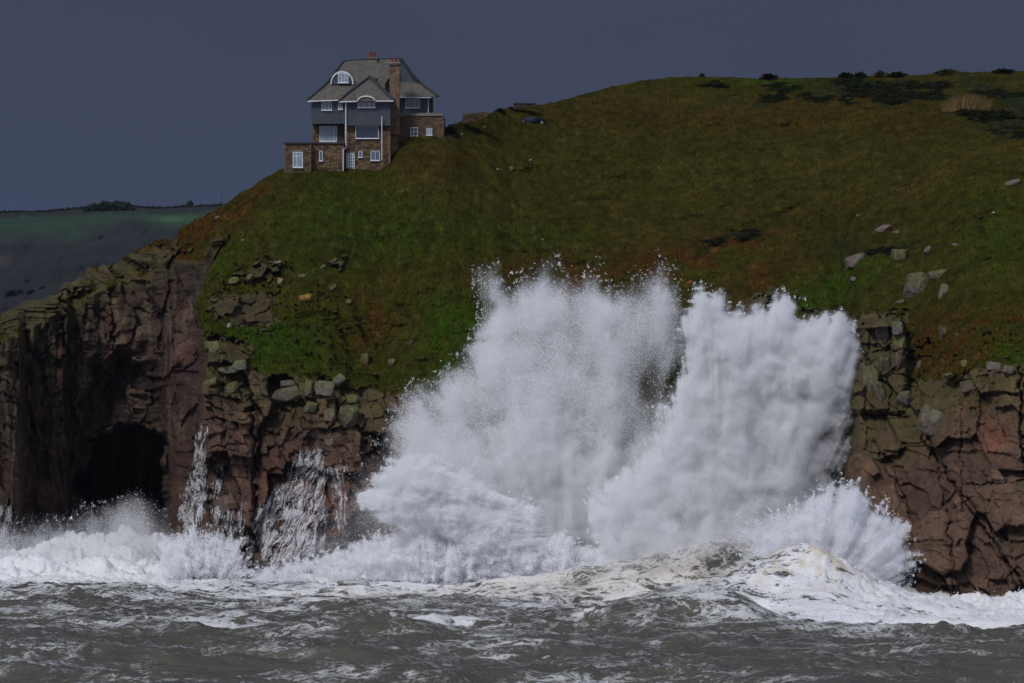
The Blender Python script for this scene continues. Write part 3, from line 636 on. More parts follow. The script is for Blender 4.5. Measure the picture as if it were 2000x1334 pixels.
plume('spray_mist', 'thin mist blown off the heaped swell in front of the big plumes',
      [(1060, 1120), (1180, 1080), (1300, 1040), (1400, 1000), (1520, 1000), (1600, 1030), (1560, 1090), (1400, 1100), (1200, 1140)],
      lambda a, b: 556 + 0 * a, 70, .45, 3.0, (1400, 1400), relief=.5, seed=19, streak=.3, warp=30, nsc=50., edge=.3, maxn=200000, ring=.1, r=.035, vol=1.8)
plume('surf_heap', 'white water pouring over the low rock below the cascades',
      [(310, 1060), (360, 1038), (430, 1038), (470, 1058), (480, 1125), (400, 1135), (300, 1125)],
      lambda a, b: 598 + 0 * a, 16, 3.4, 2.0, (400, 1200), relief=.6, seed=15, streak=.3, warp=10, nsc=26., edge=.4, maxn=260000, mat=M_spray, puff=.6, r=.04)
# the finest mist: a true fog volume that fills and softens the clouds of drops
def mist_volume(name, label, bounds, vox):
    (xa, xb), (ya, yb), (za, zb) = bounds
    nx, ny, nz = [int((b - a) / vox) + 1 for a, b in bounds]
    gx_, gy_, gz_ = np.linspace(xa, xb, nx), np.linspace(ya, yb, ny), np.linspace(za, zb, nz)
    D = np.zeros((nz, ny, nx), np.float32)
    ZZ, XX = np.meshgrid(gz_, gx_, indexing='ij')
    for j, yv in enumerate(gy_):
        ppx = 1000 + XX / yv * F; ppy = 667 + (CH - ZZ) / yv * F
        for (fx_, fy_, T, Yf, th) in FIELDS:
            i0 = np.clip(((ppx - fx_[0]) / (fx_[1] - fx_[0])), 0, len(fx_) - 1).round().astype(int); j0 = np.clip(((ppy - fy_[0]) / (fy_[1] - fy_[0])), 0, len(fy_) - 1).round().astype(int)
            ins = (ppx > fx_[0]) & (ppx < fx_[-1]) & (ppy > fy_[0]) & (ppy < fy_[-1])
            q_ = (yv - Yf[j0, i0] + .6) / (th * .6)
            D[:, j, :] += np.where(ins & (q_ > 0), T[j0, i0] * np.minimum(q_, 12) ** .6 * np.exp(-np.clip(q_, 0, 40)) * 1.12 / (th * .6), 0)
    D[ZZ[:, None, :].repeat(ny, 1) < 0] = 0
    me = bpy.data.meshes.new(name); me.vertices.add(D.size)
    a = me.attributes.new('dens', 'FLOAT', 'POINT'); a.data.foreach_set('value', D.ravel())
    o = bpy.data.objects.new(name, me); link(o)
    ng = bpy.data.node_groups.new('mist grid', 'GeometryNodeTree')
    ng.interface.new_socket('Geometry', in_out='INPUT', socket_type='NodeSocketGeometry'); ng.interface.new_socket('Geometry', in_out='OUTPUT', socket_type='NodeSocketGeometry')
    N = ng.nodes.new; L = ng.links.new
    gi, go = N('NodeGroupInput'), N('NodeGroupOutput'); pos = N('GeometryNodeInputPosition'); sp = N('ShaderNodeSeparateXYZ'); L(pos.outputs[0], sp.inputs[0])
    def mth(op, a_, b_=None):
        n = N('ShaderNodeMath'); n.operation = op
        for k, v_ in enumerate((a_, b_)):
            if v_ is None: continue
            if isinstance(v_, (int, float)): n.inputs[k].default_value = v_
            else: L(v_, n.inputs[k])
        return n.outputs[0]
    idx = []
    for k, (lo, hi, n_) in enumerate(((xa, xb, nx), (ya, yb, ny), (za, zb, nz))):
        t = mth('MULTIPLY', mth('SUBTRACT', sp.outputs[k], lo), (n_ - 1) / (hi - lo)); idx.append(mth('ROUND', t))
    lin = mth('ADD', idx[0], mth('MULTIPLY', mth('ADD', idx[1], mth('MULTIPLY', idx[2], ny)), nx))
    na = N('GeometryNodeInputNamedAttribute'); na.data_type = 'FLOAT'; na.inputs['Name'].default_value = 'dens'
    si = N('GeometryNodeSampleIndex'); si.data_type = 'FLOAT'; si.clamp = True
    L(gi.outputs[0], si.inputs['Geometry']); L(na.outputs[0], [q for q in si.inputs if q.name == 'Value' and q.enabled][0]); L(lin, si.inputs['Index'])
    vc = N('GeometryNodeVolumeCube'); vc.inputs['Min'].default_value = (xa, ya, za); vc.inputs['Max'].default_value = (xb, yb, zb)
    vc.inputs['Resolution X'].default_value = nx; vc.inputs['Resolution Y'].default_value = ny; vc.inputs['Resolution Z'].default_value = nz
    L([q for q in si.outputs if q.enabled][0], vc.inputs['Density'])
    sm = N('GeometryNodeSetMaterial')
    m = bpy.data.materials.new('spray mist'); m.use_nodes = True; t_ = m.node_tree; t_.nodes.clear()
    oo = t_.nodes.new('ShaderNodeOutputMaterial'); pv = t_.nodes.new('ShaderNodeVolumePrincipled'); pv.inputs['Color'].default_value = (.985, .988, .995, 1)
    pv.inputs['Density'].default_value = 1.0; pv.inputs['Anisotropy'].default_value = 0.0; t_.links.new(pv.outputs[0], oo.inputs['Volume'])
    sm.inputs['Material'].default_value = m; me.materials.append(m)
    L(vc.outputs[0], sm.inputs['Geometry']); L(sm.outputs[0], go.inputs[0])
    md = o.modifiers.new('mist', 'NODES'); md.node_group = ng
    return tag(o, label, 'mist', None, 'stuff')
mist_volume('fine_mist', 'fine white mist hanging in and around the bursts of spray', ((-62, 46), (532, 645), (-.5, 41)), .42)

# loose froth standing up from the white water
nf = 330000
jx = rng.integers(0, len(xs_in), nf); jy = rng.integers(0, len(ys_in), nf)
ii = jy + 16 + 70; kk = jx + 40
fo = foam[ii, kk]; up_ = np.clip(inner[ii, kk] + 1.1 * (peak[ii, kk] > 1.2) * (fo > .25), 0, 1)
sel = (rng.uniform(size=nf) < up_ * (0.25 + .75 * sst(0.0, .5, fbm(xs[kk] / 1.3, ys[ii] / 1.3, 3, 901) + .2))) & (GY[ii, kk] < 625)
ii, kk = ii[sel], kk[sel]
Pf = np.stack([xs[kk] + rng.uniform(-.1, .1, len(kk)), ys[ii] + rng.uniform(-.2, .2, len(kk)), H[ii, kk] + rng.exponential(.13, len(kk)) * (1 + 2.0 * (peak[ii, kk] > 2.5))], 1)
Vf, Ff = flakes(Pf, rng.uniform(.03, .10, len(Pf)), rng)
tag(mesh_np('sea_froth', Vf, Ff, M_foamy, smooth=False), 'loose froth flying off the churned white water', 'froth', None, 'stuff')
print('FROTH', len(Pf))

# cascades of foaming water running down the ledges: trails of drops just off the rock
def cascade(label, polys, seed, lx=3.6, ly=42.0, dens=1.0):
    """white water running down the rock face: a lace of thin branching streams, heavier where it lands"""
    r_ = np.random.default_rng(seed); PP = []; SS = []
    for (poly, slant, amt) in polys:
        xa, xb = min(p[0] for p in poly) - 8, max(p[0] for p in poly) + 8; ya, yb = min(p[1] for p in poly) - 8, max(p[1] for p in poly) + 8
        gx = np.arange(xa, xb, .7); gy = np.arange(ya, yb, .7); A, B_ = np.meshgrid(gx, gy)
        wx_ = A + fbm(A / 30., B_ / 45., 4, seed) * 14 + fbm(A / 9., B_ / 11., 3, seed + 2) * 3.0
        d = sdpoly(wx_, B_, poly) + fbm(A / 6., B_ / 26., 3, seed + 4) * 14
        u = wx_ - slant * (B_ - ya)
        l1 = fbm(u / lx, B_ / ly, 2, seed + 6, ridge=1); l2 = fbm(u / (lx * 2.6), B_ / (ly * 1.4), 2, seed + 7, ridge=1); l3 = fbm(u / 2.2, B_ / 14.0, 3, seed + 8)
        D = land(A, B_); led = np.gradient(D, axis=0) / .7                     # + = the face falls back going down, - = a ledge pushes out
        ledge = sst(.03, .35, np.roll(-led, -3, 0))
        q_ = np.clip(sst(.3, .85, l1) * .8 + sst(.45, .85, l2) * 1.5 + ledge * .8 * sst(-.3, .3, l3) - .12, 0, 1.6) * (0.75 + .6 * sst(-.4, .5, l3)) * sst(-2, 10, d)
        q_ = q_ * (.55 + .75 * (B_ - ya) / (yb - ya)) * amt * .62
        m_ = .7 * 600 / F; N = int(q_.sum() * m_ * m_ * 2.1 * dens / (.65 * .029 ** 2))
        cdf = np.cumsum(q_.ravel()); idx = np.minimum(np.searchsorted(cdf, r_.uniform(0, cdf[-1], N)), q_.size - 1)
        ax = A.ravel()[idx] + r_.uniform(-.4, .4, N); by = B_.ravel()[idx] + r_.uniform(-.4, .4, N)
        Dm = D.copy()
        for k in range(1, 12): Dm[k:] = np.minimum(Dm[k:], D[:-k] + k * .03)
        dd = Dm.ravel()[idx] - .03 - r_.exponential(.09, N)
        PP.append(np.stack(PT(ax, by, dd), 1)); SS.append(.029 * np.exp(r_.normal(0, .3, N)))
    P_ = np.concatenate(PP); S_ = np.concatenate(SS)
    Vv, Ff = flakes(P_, S_, r_)
    print('CASCADE', len(P_))
    return tag(mesh_np('cascade', Vv, Ff, M_spray, smooth=False), label, 'cascade', None, 'stuff')
cascade('narrow white cascade falling beside the buttress edge', [([(388, 830), (398, 834), (402, 880), (406, 940), (398, 1010), (392, 1060), (350, 1060), (352, 1000), (366, 930), (380, 880)], -.08, 1.1)], 501)
cascade('broad fan of thin cascades over the stepped ledges', [([(590, 882), (628, 872), (640, 900), (640, 1000), (630, 1100), (470, 1125), (484, 1060), (505, 990), (545, 945), (572, 900)], -.45, .95), ([(645, 915), (672, 900), (678, 960), (674, 1030), (655, 1040)], 0, .6)], 503)
cascade('loose trickles spilling down the rock between the two cascades', [([(415, 940), (436, 900), (445, 960), (455, 1000), (480, 975), (486, 1060), (420, 1070), (372, 1062), (376, 1030), (410, 1010)], -.1, .62)], 505)
cascade('thin runnels of foam at the foot of the left cliff', [([(-5, 980), (25, 990), (30, 1060), (-5, 1060)], 0, .6), ([(132, 985), (150, 1000), (190, 1040), (200, 1060), (135, 1060)], .6, .9), ([(45, 1000), (125, 1005), (130, 1055), (40, 1055)], 0, .35)], 507)

# ------------------------------------------------------------------ far headland across the bay
FN, FM = 900, 220
fpx = np.linspace(-900, 1700, FN)
SF = ip(fpx, [(-900, 440), (-420, 424), (0, 414), (90, 412), (180, 404), (250, 402), (300, 406), (430, 400), (600, 395), (1100, 392), (1500, 410), (1700, 470)]) - fbm(fpx / 14., fpx * 0, 3, 601) * 1.6
fv = np.linspace(0, 1, FM)[:, None]
FPX = np.repeat(fpx[None], FM, 0); FPY = 840 - (840 - SF[None]) * fv
s_ = (FPY - SF[None])
FD = np.interp(s_.ravel(), [0, 12, 45, 110, 250, 440], [2600, 2540, 2380, 2180, 1950, 1800]).reshape(s_.shape)
fwx = FPX + fbm(FPX / 40., FPY / 25., 4, 605) * 26; fwy = FPY + fbm(FPX / 40., FPY / 25., 4, 609) * 14
spd = sdpoly(fwx, fwy, [(-900, 700), (-420, 600), (-60, 540), (60, 500), (150, 462), (215, 432), (262, 425), (310, 434), (400, 455), (520, 466), (720, 470), (1700, 500), (1700, 900), (-900, 900)])
FD = FD - 150 * sst(-4, 40, spd) - fbm(FPX / 60., FPY / 40., 3, 611) * 40 * sst(30, 70, s_)
fcol = np.ones(FPX.shape + (3,), np.float32) * C3(.026, .052, .032)
fcol = mix(fcol, C3(.035, .040, .030), sst(.1, .4, fbm(FPX / 50., FPY / 5., 4, 615)) * .8)
fcol = mix(fcol, C3(.026, .034, .024), sst(-.1, .5, fbm(FPX / 24., FPY / 7., 4, 621)) * .7)
fcol = mix(fcol, C3(.022, .026, .024), 1 - sst(9, 15, s_ + fbm(FPX / 30., FPY * 0, 3, 617) * 8))
fcol = mix(fcol, C3(.022, .025, .026), sst(-10, 26, np.maximum(spd, fwy - 455)))
fcol = mix(fcol, C3(.09, .06, .055), blob(FPX, FPY, 0, 508, 22, 10) * .6)
fcol = mix(fcol, C3(.05, .10, .04), blob(FPX, FPY, 335, 428, 40, 7) * .9 * (1 - sst(-4, 8, spd)))
fX, fY, fZ = PT(FPX, FPY, FD)
bx, by_, bz = fX[-1] * 1.05, fY[-1] + 700, fZ[-1] - 8
fV = np.concatenate([np.stack([fX, fY, fZ], -1).reshape(-1, 3), np.stack([bx, by_, bz], -1)])
fC = np.concatenate([fcol.reshape(-1, 3), fcol[-1]])
tag(mesh_np('far_headland', fV, gridfaces(FM + 1, FN), M_far, fC), 'distant headland with green fields across the bay', None, None, 'structure')

def leafball(cx, cy, cz, rx, ry, rz, n, size, seed, hollow=.35, clump=2.2):
    r_ = np.random.default_rng(seed)
    d = r_.normal(size=(n, 3)); d /= np.linalg.norm(d, axis=1)[:, None]
    rad = (hollow + (1 - hollow) * r_.uniform(size=n) ** .6)
    wob = 1 + .5 * fbm(d[:, 0] * clump + seed, d[:, 1] * clump + d[:, 2] * 2.1, 3, seed) * 1.6
    P = d * (rad * wob)[:, None] * np.array([rx, ry, rz]); P[:, 2] = np.where(P[:, 2] < -rz * .25, -rz * .25 * r_.uniform(size=n), P[:, 2])
    return P + np.array([cx, cy, cz]), r_.uniform(.6, 1.3, n) * size
# far wood, single far tree, mast
Pw, Sw = [], []
for k, (px, py, hw, hh) in enumerate([(188, 406, 15, 8), (206, 404, 16, 10), (222, 404, 14, 9), (238, 404, 15, 10), (252, 406, 10, 7), (172, 408, 8, 5)]):
    x, y, z = PT(px, py, 2560); p, q_ = leafball(x, y, z - .3, hw * .246, hw * .25, hh * .24, 1500, .9, 620 + k); Pw.append(p); Sw.append(q_)
Pw = np.concatenate(Pw); Sw = np.concatenate(Sw); Vv, Ff = flakes(Pw, Sw, rng)
tag(mesh_np('distant_wood', Vv, Ff, M_leaf, np.repeat(np.tile(C3(.020, .028, .018), (len(Pw), 1)) * rng.uniform(.7, 1.3, (len(Pw), 1)), 3, 0), smooth=False), 'small dark wood on the far skyline', 'wood', None, 'stuff')
Pw, Sw = [], []
for k in range(120):
    px = -60 + k * 4.6 + rng.uniform(-2, 2)
    if 168 < px < 262: continue
    sy = float(np.interp(px, fpx, SF)); x, y, z = PT(px, sy + 2, 2590)
    p, q_ = leafball(x, y, z, rng.uniform(.6, 1.6), .8, rng.uniform(.5, 1.3), 90, .5, 700 + k); Pw.append(p); Sw.append(q_)
Pw = np.concatenate(Pw); Sw = np.concatenate(Sw); Vv, Ff = flakes(Pw, Sw, rng)
tag(mesh_np('distant_hedge', Vv, Ff, M_leaf, np.tile(C3(.020, .026, .020), (len(Vv), 1)), smooth=False), 'dark ragged hedge along the far skyline', 'hedge', None, 'stuff')

def cyl(bm, p0, p1, r0, r1, n=8):
    p0 = Vector(p0); p1 = Vector(p1); d = (p1 - p0).normalized(); a = d.orthogonal().normalized(); b_ = d.cross(a)
    v0 = [bm.verts.new(p0 + (a * math.cos(t) + b_ * math.sin(t)) * r0) for t in [2 * math.pi * i / n for i in range(n)]]
    v1 = [bm.verts.new(p1 + (a * math.cos(t) + b_ * math.sin(t)) * r1) for t in [2 * math.pi * i / n for i in range(n)]]
    for i in range(n): bm.faces.new((v0[i], v0[(i + 1) % n], v1[(i + 1) % n], v1[i]))
    bm.faces.new(v0[::-1]); bm.faces.new(v1)
def bmobj(name, bm, mat, parent=None, origin=None, smooth=False):
    bmesh.ops.recalc_face_normals(bm, faces=bm.faces)
    if origin is not None: bmesh.ops.translate(bm, verts=bm.verts, vec=-Vector(origin))
    me = bpy.data.meshes.new(name); bm.to_mesh(me); bm.free(); me.materials.append(mat)
    if smooth: me.polygons.foreach_set('use_smooth', [True] * len(me.polygons))
    o = bpy.data.objects.new(name, me)
    if origin is not None and parent is None: o.location = origin
    return link(o, parent)
def empty(name, loc, label, cat, group=None):
    o = bpy.data.objects.new(name, None); o.location = loc; link(o); return tag(o, label, cat, group)
M_dark = flat_mat('dark iron', (.03, .03, .035), .6)
M_bark = flat_mat('bark', (.05, .04, .03), .9)
x, y, z = PT(371, 404, 2580)
t = empty('tree', (x, y, z - 2), 'small lone tree on the far skyline right of the wood', 'tree')
bm = bmesh.new(); cyl(bm, (0, 0, 0), (0, 0, 2.6), .3, .18); bmobj('trunk', bm, M_bark, t)
P_, S_ = leafball(0, 0, 3.2, 1.7, 1.5, 1.6, 700, .35, 641)
Vv, Ff = flakes(P_, S_, rng); mesh_np('crown', Vv, Ff, M_leaf, np.tile(C3(.022, .034, .022), (len(Vv), 1)), smooth=False, parent=t)
x, y, z = PT(432.5, 402, 2570)
t = empty('mast', (x, y, z), 'thin radio mast on the far skyline beside the grassy slope', 'mast')
bm = bmesh.new(); cyl(bm, (0, 0, -1), (0, 0, 6.2), .12, .07); bmobj('pole', bm, M_dark, t)
bm = bmesh.new(); cyl(bm, (-.5, 0, 5.2), (.5, 0, 5.2), .06, .06); cyl(bm, (-.35, 0, 5.8), (.35, 0, 5.8), .05, .05); bmobj('crossarm', bm, M_dark, t)

# ------------------------------------------------------------------ the house
def stone_mat(name, c1, c2, mortar, scale, stretch=(1, 1, 1.8), bump=.5):
    m, nt, b = newmat(name); L = nt.links.new
    tc = ND(nt, 'ShaderNodeTexCoord'); mp = ND(nt, 'ShaderNodeMapping'); mp.inputs['Scale'].default_value = stretch; L(tc.outputs['Object'], mp.inputs[0])
    vo = ND(nt, 'ShaderNodeTexVoronoi', Scale=scale, Randomness=.85); L(mp.outputs[0], vo.inputs['Vector'])
    ve = ND(nt, 'ShaderNodeTexVoronoi', Scale=scale, Randomness=.85, feature='DISTANCE_TO_EDGE'); L(mp.outputs[0], ve.inputs['Vector'])
    sp = ND(nt, 'ShaderNodeSeparateColor'); L(vo.outputs['Color'], sp.inputs[0])
    mx = ND(nt, 'ShaderNodeMix', data_type='RGBA'); mx.inputs[6].default_value = (*c1, 1); mx.inputs[7].default_value = (*c2, 1); L(sp.outputs[0], mx.inputs[0])
    no = ND(nt, 'ShaderNodeTexNoise', Scale=.5, Detail=6.0, Roughness=.7); L(tc.outputs['Object'], no.inputs['Vector'])
    mr_ = ND(nt, 'ShaderNodeMapRange'); mr_.inputs['From Min'].default_value = .3; mr_.inputs['From Max'].default_value = .7; mr_.inputs['To Min'].default_value = .7; mr_.inputs['To Max'].default_value = 1.25; L(no.outputs['Fac'], mr_.inputs['Value'])
    sc_ = ND(nt, 'ShaderNodeVectorMath', operation='SCALE'); L(mx.outputs[2], sc_.inputs[0]); L(mr_.outputs[0], sc_.inputs['Scale'])
    er = ND(nt, 'ShaderNodeMapRange'); er.inputs['From Max'].default_value = .07; L(ve.outputs['Distance'], er.inputs['Value'])
    mm = ND(nt, 'ShaderNodeMix', data_type='RGBA'); mm.inputs[6].default_value = (*mortar, 1); L(er.outputs[0], mm.inputs[0]); L(sc_.outputs[0], mm.inputs[7])
    L(mm.outputs[2], b.inputs['Base Color']); b.inputs['Roughness'].default_value = .85; b.inputs['Specular IOR Level'].default_value = .25
    bp = ND(nt, 'ShaderNodeBump', Strength=bump, Distance=.06); L(er.outputs[0], bp.inputs['Height']); L(bp.outputs[0], b.inputs['Normal'])
    return m
def slate_mat(name, c1, c2, rows, lich=(.12, .11, .05), la=.35, rough=.55):
    m, nt, b = newmat(name); L = nt.links.new
    tc = ND(nt, 'ShaderNodeTexCoord'); mp = ND(nt, 'ShaderNodeMapping'); mp.inputs['Rotation'].default_value = (math.radians(-90), 0, 0); L(tc.outputs['Object'], mp.inputs[0])
    br = ND(nt, 'ShaderNodeTexBrick', Scale=rows); br.inputs['Color1'].default_value = (*c1, 1); br.inputs['Color2'].default_value = (*c2, 1)
    br.inputs['Mortar'].default_value = (c1[0] * .5, c1[1] * .5, c1[2] * .5, 1); br.inputs['Mortar Size'].default_value = .03; br.inputs['Brick Width'].default_value = .6; br.inputs['Row Height'].default_value = .35
    L(mp.outputs[0], br.inputs['Vector'])
    no = ND(nt, 'ShaderNodeTexNoise', Scale=1.4, Detail=8.0, Roughness=.75); L(tc.outputs['Object'], no.inputs['Vector'])
    mr_ = ND(nt, 'ShaderNodeMapRange'); mr_.inputs['From Min'].default_value = .5; mr_.inputs['From Max'].default_value = .75; mr_.inputs['To Max'].default_value = la; L(no.outputs['Fac'], mr_.inputs['Value'])
    mx = ND(nt, 'ShaderNodeMix', data_type='RGBA'); mx.inputs[7].default_value = (*lich, 1); L(mr_.outputs[0], mx.inputs[0]); L(br.outputs['Color'], mx.inputs[6])
    L(mx.outputs[2], b.inputs['Base Color']); b.inputs['Roughness'].default_value = rough
    bp = ND(nt, 'ShaderNodeBump', Strength=.4, Distance=.03); L(br.outputs['Fac'], bp.inputs['Height']); bp.invert = True; L(bp.outputs[0], b.inputs['Normal'])
    return m
M_stone = stone_mat('brown rubble stone', (.040, .026, .015), (.170, .110, .055), (.028, .020, .014), 2.6)
M_stone2 = stone_mat('reddish rubble stone', (.070, .040, .024), (.125, .080, .048), (.04, .03, .02), 2.2)
M_slatew = slate_mat('hung slate', (.022, .030, .044), (.046, .060, .082), 2.4, (.06, .065, .06), .6, .5)
M_roof = slate_mat('old roof slate', (.060, .054, .050), (.125, .108, .092), 3.0, (.14, .13, .045), .9, .75)
M_white = flat_mat('white paint', (.52, .54, .58), .5, .3, 2.0, .22)
M_glass = flat_mat('window glass', (.05, .075, .12), .08, .8, 1.0, .25)
M_glassd = flat_mat('dark window glass', (.008, .014, .035), .06, .6, 1.0, .2)
M_curt = flat_mat('curtained glass', (.20, .25, .30), .25, .6, 1.5, .2)
M_brick = stone_mat('weathered chimney stone', (.10, .05, .028), (.17, .115, .07), (.09, .065, .05), 2.0, (1, 1, 1.2))
M_quoin = stone_mat('granite coping', (.15, .14, .12), (.19, .175, .15), (.10, .09, .08), .9)
M_pot = flat_mat('terracotta', (.13, .03, .02), .7, .3, 3.0, .2)
M_lead = flat_mat('dark lead and tarred edge', (.030, .032, .038), .6, .3, 2.0, .2)

HO = Vector(PT(700, 335, 656))
house = empty('house', HO, 'tall stone and slate house standing alone on the headland slope', 'house')
def W3(px, py, Y): return Vector(PT(px, py, Y))
def prism(bm, pts, Y, depth):
    """polygon seen from the front (photo pixels at depth Y) extruded straight back"""
    f = [bm.verts.new(W3(a, b_, Y)) for a, b_ in pts]; k = [bm.verts.new(v_.co + Vector((0, depth, 0))) for v_ in f]
    bm.faces.new(f); bm.faces.new(k[::-1]); n = len(f)
    for i in range(n): bm.faces.new((f[i], f[(i + 1) % n], k[(i + 1) % n], k[i]))
def boxp(bm, x0, y0, x1, y1, Y, depth): prism(bm, [(x0, y0), (x1, y0), (x1, y1), (x0, y1)], Y, depth)
def hpart(name, fn, mat, parent=None, label=None, smooth=False):
    bm = bmesh.new(); fn(bm)
    o = bmobj(name, bm, mat, parent or house, origin=HO, smooth=smooth)
    if label: o['label'] = label
    return o
def poly(bm, pts): bm.faces.new([bm.verts.new(W3(*p)) for p in pts])
# stone body
def f_(bm):
    boxp(bm, 610.5, 236, 678, 340, 657.5, 13.0)
    prism(bm, [(672.5, 240), (762.2, 240), (762.2, 345), (672.5, 345)], 655.0, 3.0)
    boxp(bm, 674, 236, 774, 346, 658.0, 12.5)
hpart('stone_wall', f_, M_stone)
hpart('lower_wing', lambda bm: (boxp(bm, 554.6, 280.3, 608.0, 365, 652.6, 6.0), boxp(bm, 608.0, 280.3, 671.5, 365, 653.6, 6.0)), M_stone, label='flat-roofed lower wing of brown rubble stone')
hpart('lower_wing_coping', lambda bm: (boxp(bm, 553.6, 277.6, 608.3, 280.5, 652.4, 6.4), boxp(bm, 608.3, 277.6, 672, 280.5, 653.4, 6.2)), M_lead)
hpart('right_wing', lambda bm: boxp(bm, 774, 226, 867.2, 300, 660.2, 10), M_stone2, label='reddish stone lower storey of the right wing')
def f_(bm):
    boxp(bm, 776, 220.6, 866.0, 226.2, 660.05, 10.2)
    boxp(bm, 866.0, 228, 868.0, 230, 660.0, 10)
hpart('terrace_coping', f_, M_quoin)
hpart('upper_right_stone', lambda bm: boxp(bm, 836.0, 190, 844.5, 222, 664.0, 8), M_stone2)
# slate-hung storey (with a small kick at the foot)
def f_(bm):
    def kick(x0, x1, yt, yb, Y, d, fl=.28):
        a = [W3(x0, yt, Y), W3(x1, yt, Y), W3(x1, yb - 3, Y), W3(x1, yb, Y - fl), W3(x0, yb, Y - fl), W3(x0, yb - 3, Y)]
        vs_ = [bm.verts.new(p) for p in a]; vb = [bm.verts.new(p + Vector((0, d, 0))) for p in a]
        bm.faces.new((vs_[0], vs_[1], vs_[2], vs_[5])); bm.faces.new((vs_[5], vs_[2], vs_[3], vs_[4]))
        bm.faces.new(vb[::-1])
        for i in range(6): bm.faces.new((vs_[i], vs_[(i + 1) % 6], vb[(i + 1) % 6], vb[i]))
    kick(608.2, 676, 196, 241.4, 656.2, 13)
    kick(672, 762.3, 197, 245.2, 654.6, 4)
    boxp(bm, 676, 196, 773, 240, 657.9, 12)
    boxp(bm, 776, 189, 836.5, 222, 662.6, 9)
hpart('slate_hung_wall', f_, M_slatew)
hpart('balcony_shade_panel', lambda bm: boxp(bm, 658.6, 247, 671.5, 274, 657.44, .05), M_lead)  # flat dark sheet on the wall, painted shade of the balcony recess
hpart('balcony_rail', lambda bm: (boxp(bm, 657, 273.5, 672.5, 274.6, 654.6, .08), boxp(bm, 657, 277, 672.5, 277.6, 654.6, .08), [boxp(bm, 658 + i * 2.2, 273.6, 658.5 + i * 2.2, 278, 654.62, .05) for i in range(7)]), M_lead)

# roofs
EL = 197.2
def f_(bm):
    L1 = (599.4, EL, 655.6); Lb = (601.5, EL - 1, 671.5)
    mL, mLb = (637.6, 163.5, 658.4), (640, 163, 669)
    A_, C_ = (670.6, 120.2, 663.5), (783, 114.6, 664.2); As = (698, 117.2, 664)
    mR = (752, 163.5, 658.6)
    poly(bm, [L1, (680, 194.2, 655.6), (752, 194, 656), mR, mL])            # lower skirt
    poly(bm, [mL, mR, C_, As, A_])                                            # upper front slope
    poly(bm, [L1, mL, mLb, Lb]); poly(bm, [mL, A_, mLb])                      # left hips
    poly(bm, [Lb, mLb, (823, 161, 671), (855, 190, 673)]); poly(bm, [mLb, A_, As, C_, (823, 161, 671)])   # back slopes
    # right wing: upper planes beside the gable, then flared skirt
    G0, GR, GR2, GL = (783, 114.6, 663.2), (809, 152, 663.2), (822.6, 163.4, 663.2), (740, 166, 663.2)
    poly(bm, [G0, GR, (811, 152, 671), (783.5, 114.6, 671)]); poly(bm, [GR, GR2, (824, 163, 671), (811, 152, 671)])
    poly(bm, [G0, (783.5, 114.6, 671), (742, 166, 671), GL])
    poly(bm, [(742, 160.2, 663.1), (781, 160.0, 663.1), (809, 160.0, 663.1), (822.6, 163.6, 663.1), (855.4, 188.8, 661.2), (742, 190.2, 661.2)])
    poly(bm, [(822.6, 163.6, 663.1), (824, 163, 671), (855.4, 188.4, 673), (855.4, 188.8, 661.2)])
roof = hpart('roof', f_, M_roof)
hpart('gable', lambda bm: prism(bm, [(783, 116.2), (808, 152.6), (821, 163), (744, 165)], 663.25, .5), M_slatew, roof, 'dark slate-hung gable of the right wing')
def f_(bm):
    apx = (722.2, 150.4, 659.2)
    L_, R_ = (662.4, 198.2, 653.9), (769.5, 197.2, 653.9)
    k1, k2 = (678, 184.0, 655.6), (754, 183.5, 655.6)
    poly(bm, [L_, R_, k2, k1]); poly(bm, [k1, k2, apx])
    poly(bm, [L_, k1, (681, 184, 662), (664, 198, 662)]); poly(bm, [k1, apx, (722.6, 150.4, 664), (681, 184, 662)])
    poly(bm, [R_, (776, 198.8, 662), (758, 183.5, 662), k2]); poly(bm, [k2, (758, 183.5, 662), (724, 150.6, 664), apx])
bay_roof = hpart('roof', f_, M_roof, label='pyramid roof of the front bay')
def strip(bm, a, b_, wd, Y0, Y1, up=1.0):
    """dark verge board running along a roof edge"""
    pa, pb = W3(a[0], a[1], Y0), W3(b_[0], b_[1], Y1)
    cyl(bm, pa, pb, wd, wd, 6)
def f_(bm):
    strip(bm, (599, 196, 0), (638, 162.6, 0), .16, 655.6, 658.3); strip(bm, (638, 162.6), (670.6, 119.4), .13, 658.3, 663.4)
    strip(bm, (662, 197), (678, 183), .17, 653.9, 655.5); strip(bm, (678, 183), (722.2, 149.6), .17, 655.5, 659.1)
    strip(bm, (722.2, 149.6), (736, 156), .2, 659.1, 658.2); strip(bm, (722.2, 149.6), (755, 182.5), .22, 659.1, 655.5); strip(bm, (755, 182.5), (770, 196.6), .22, 655.5, 653.9)
    strip(bm, (783, 113.6), (809, 151), .2, 663.1, 663.1); strip(bm, (809, 151), (822.6, 162.6), .2, 663.1, 663.1); strip(bm, (822.6, 162.6), (855.4, 188), .17, 663, 661.2)
    strip(bm, (783, 113.6), (764, 139), .12, 663.0, 663.0); strip(bm, (670.6, 119.6), (698, 116.8), .12, 663.5, 664); strip(bm, (698, 116.8), (783, 114), .12, 664, 664.2)
    strip(bm, (690, 172), (676, 190), .2, 657.4, 655.6)
hpart('ridge_tile', f_, M_lead, roof)
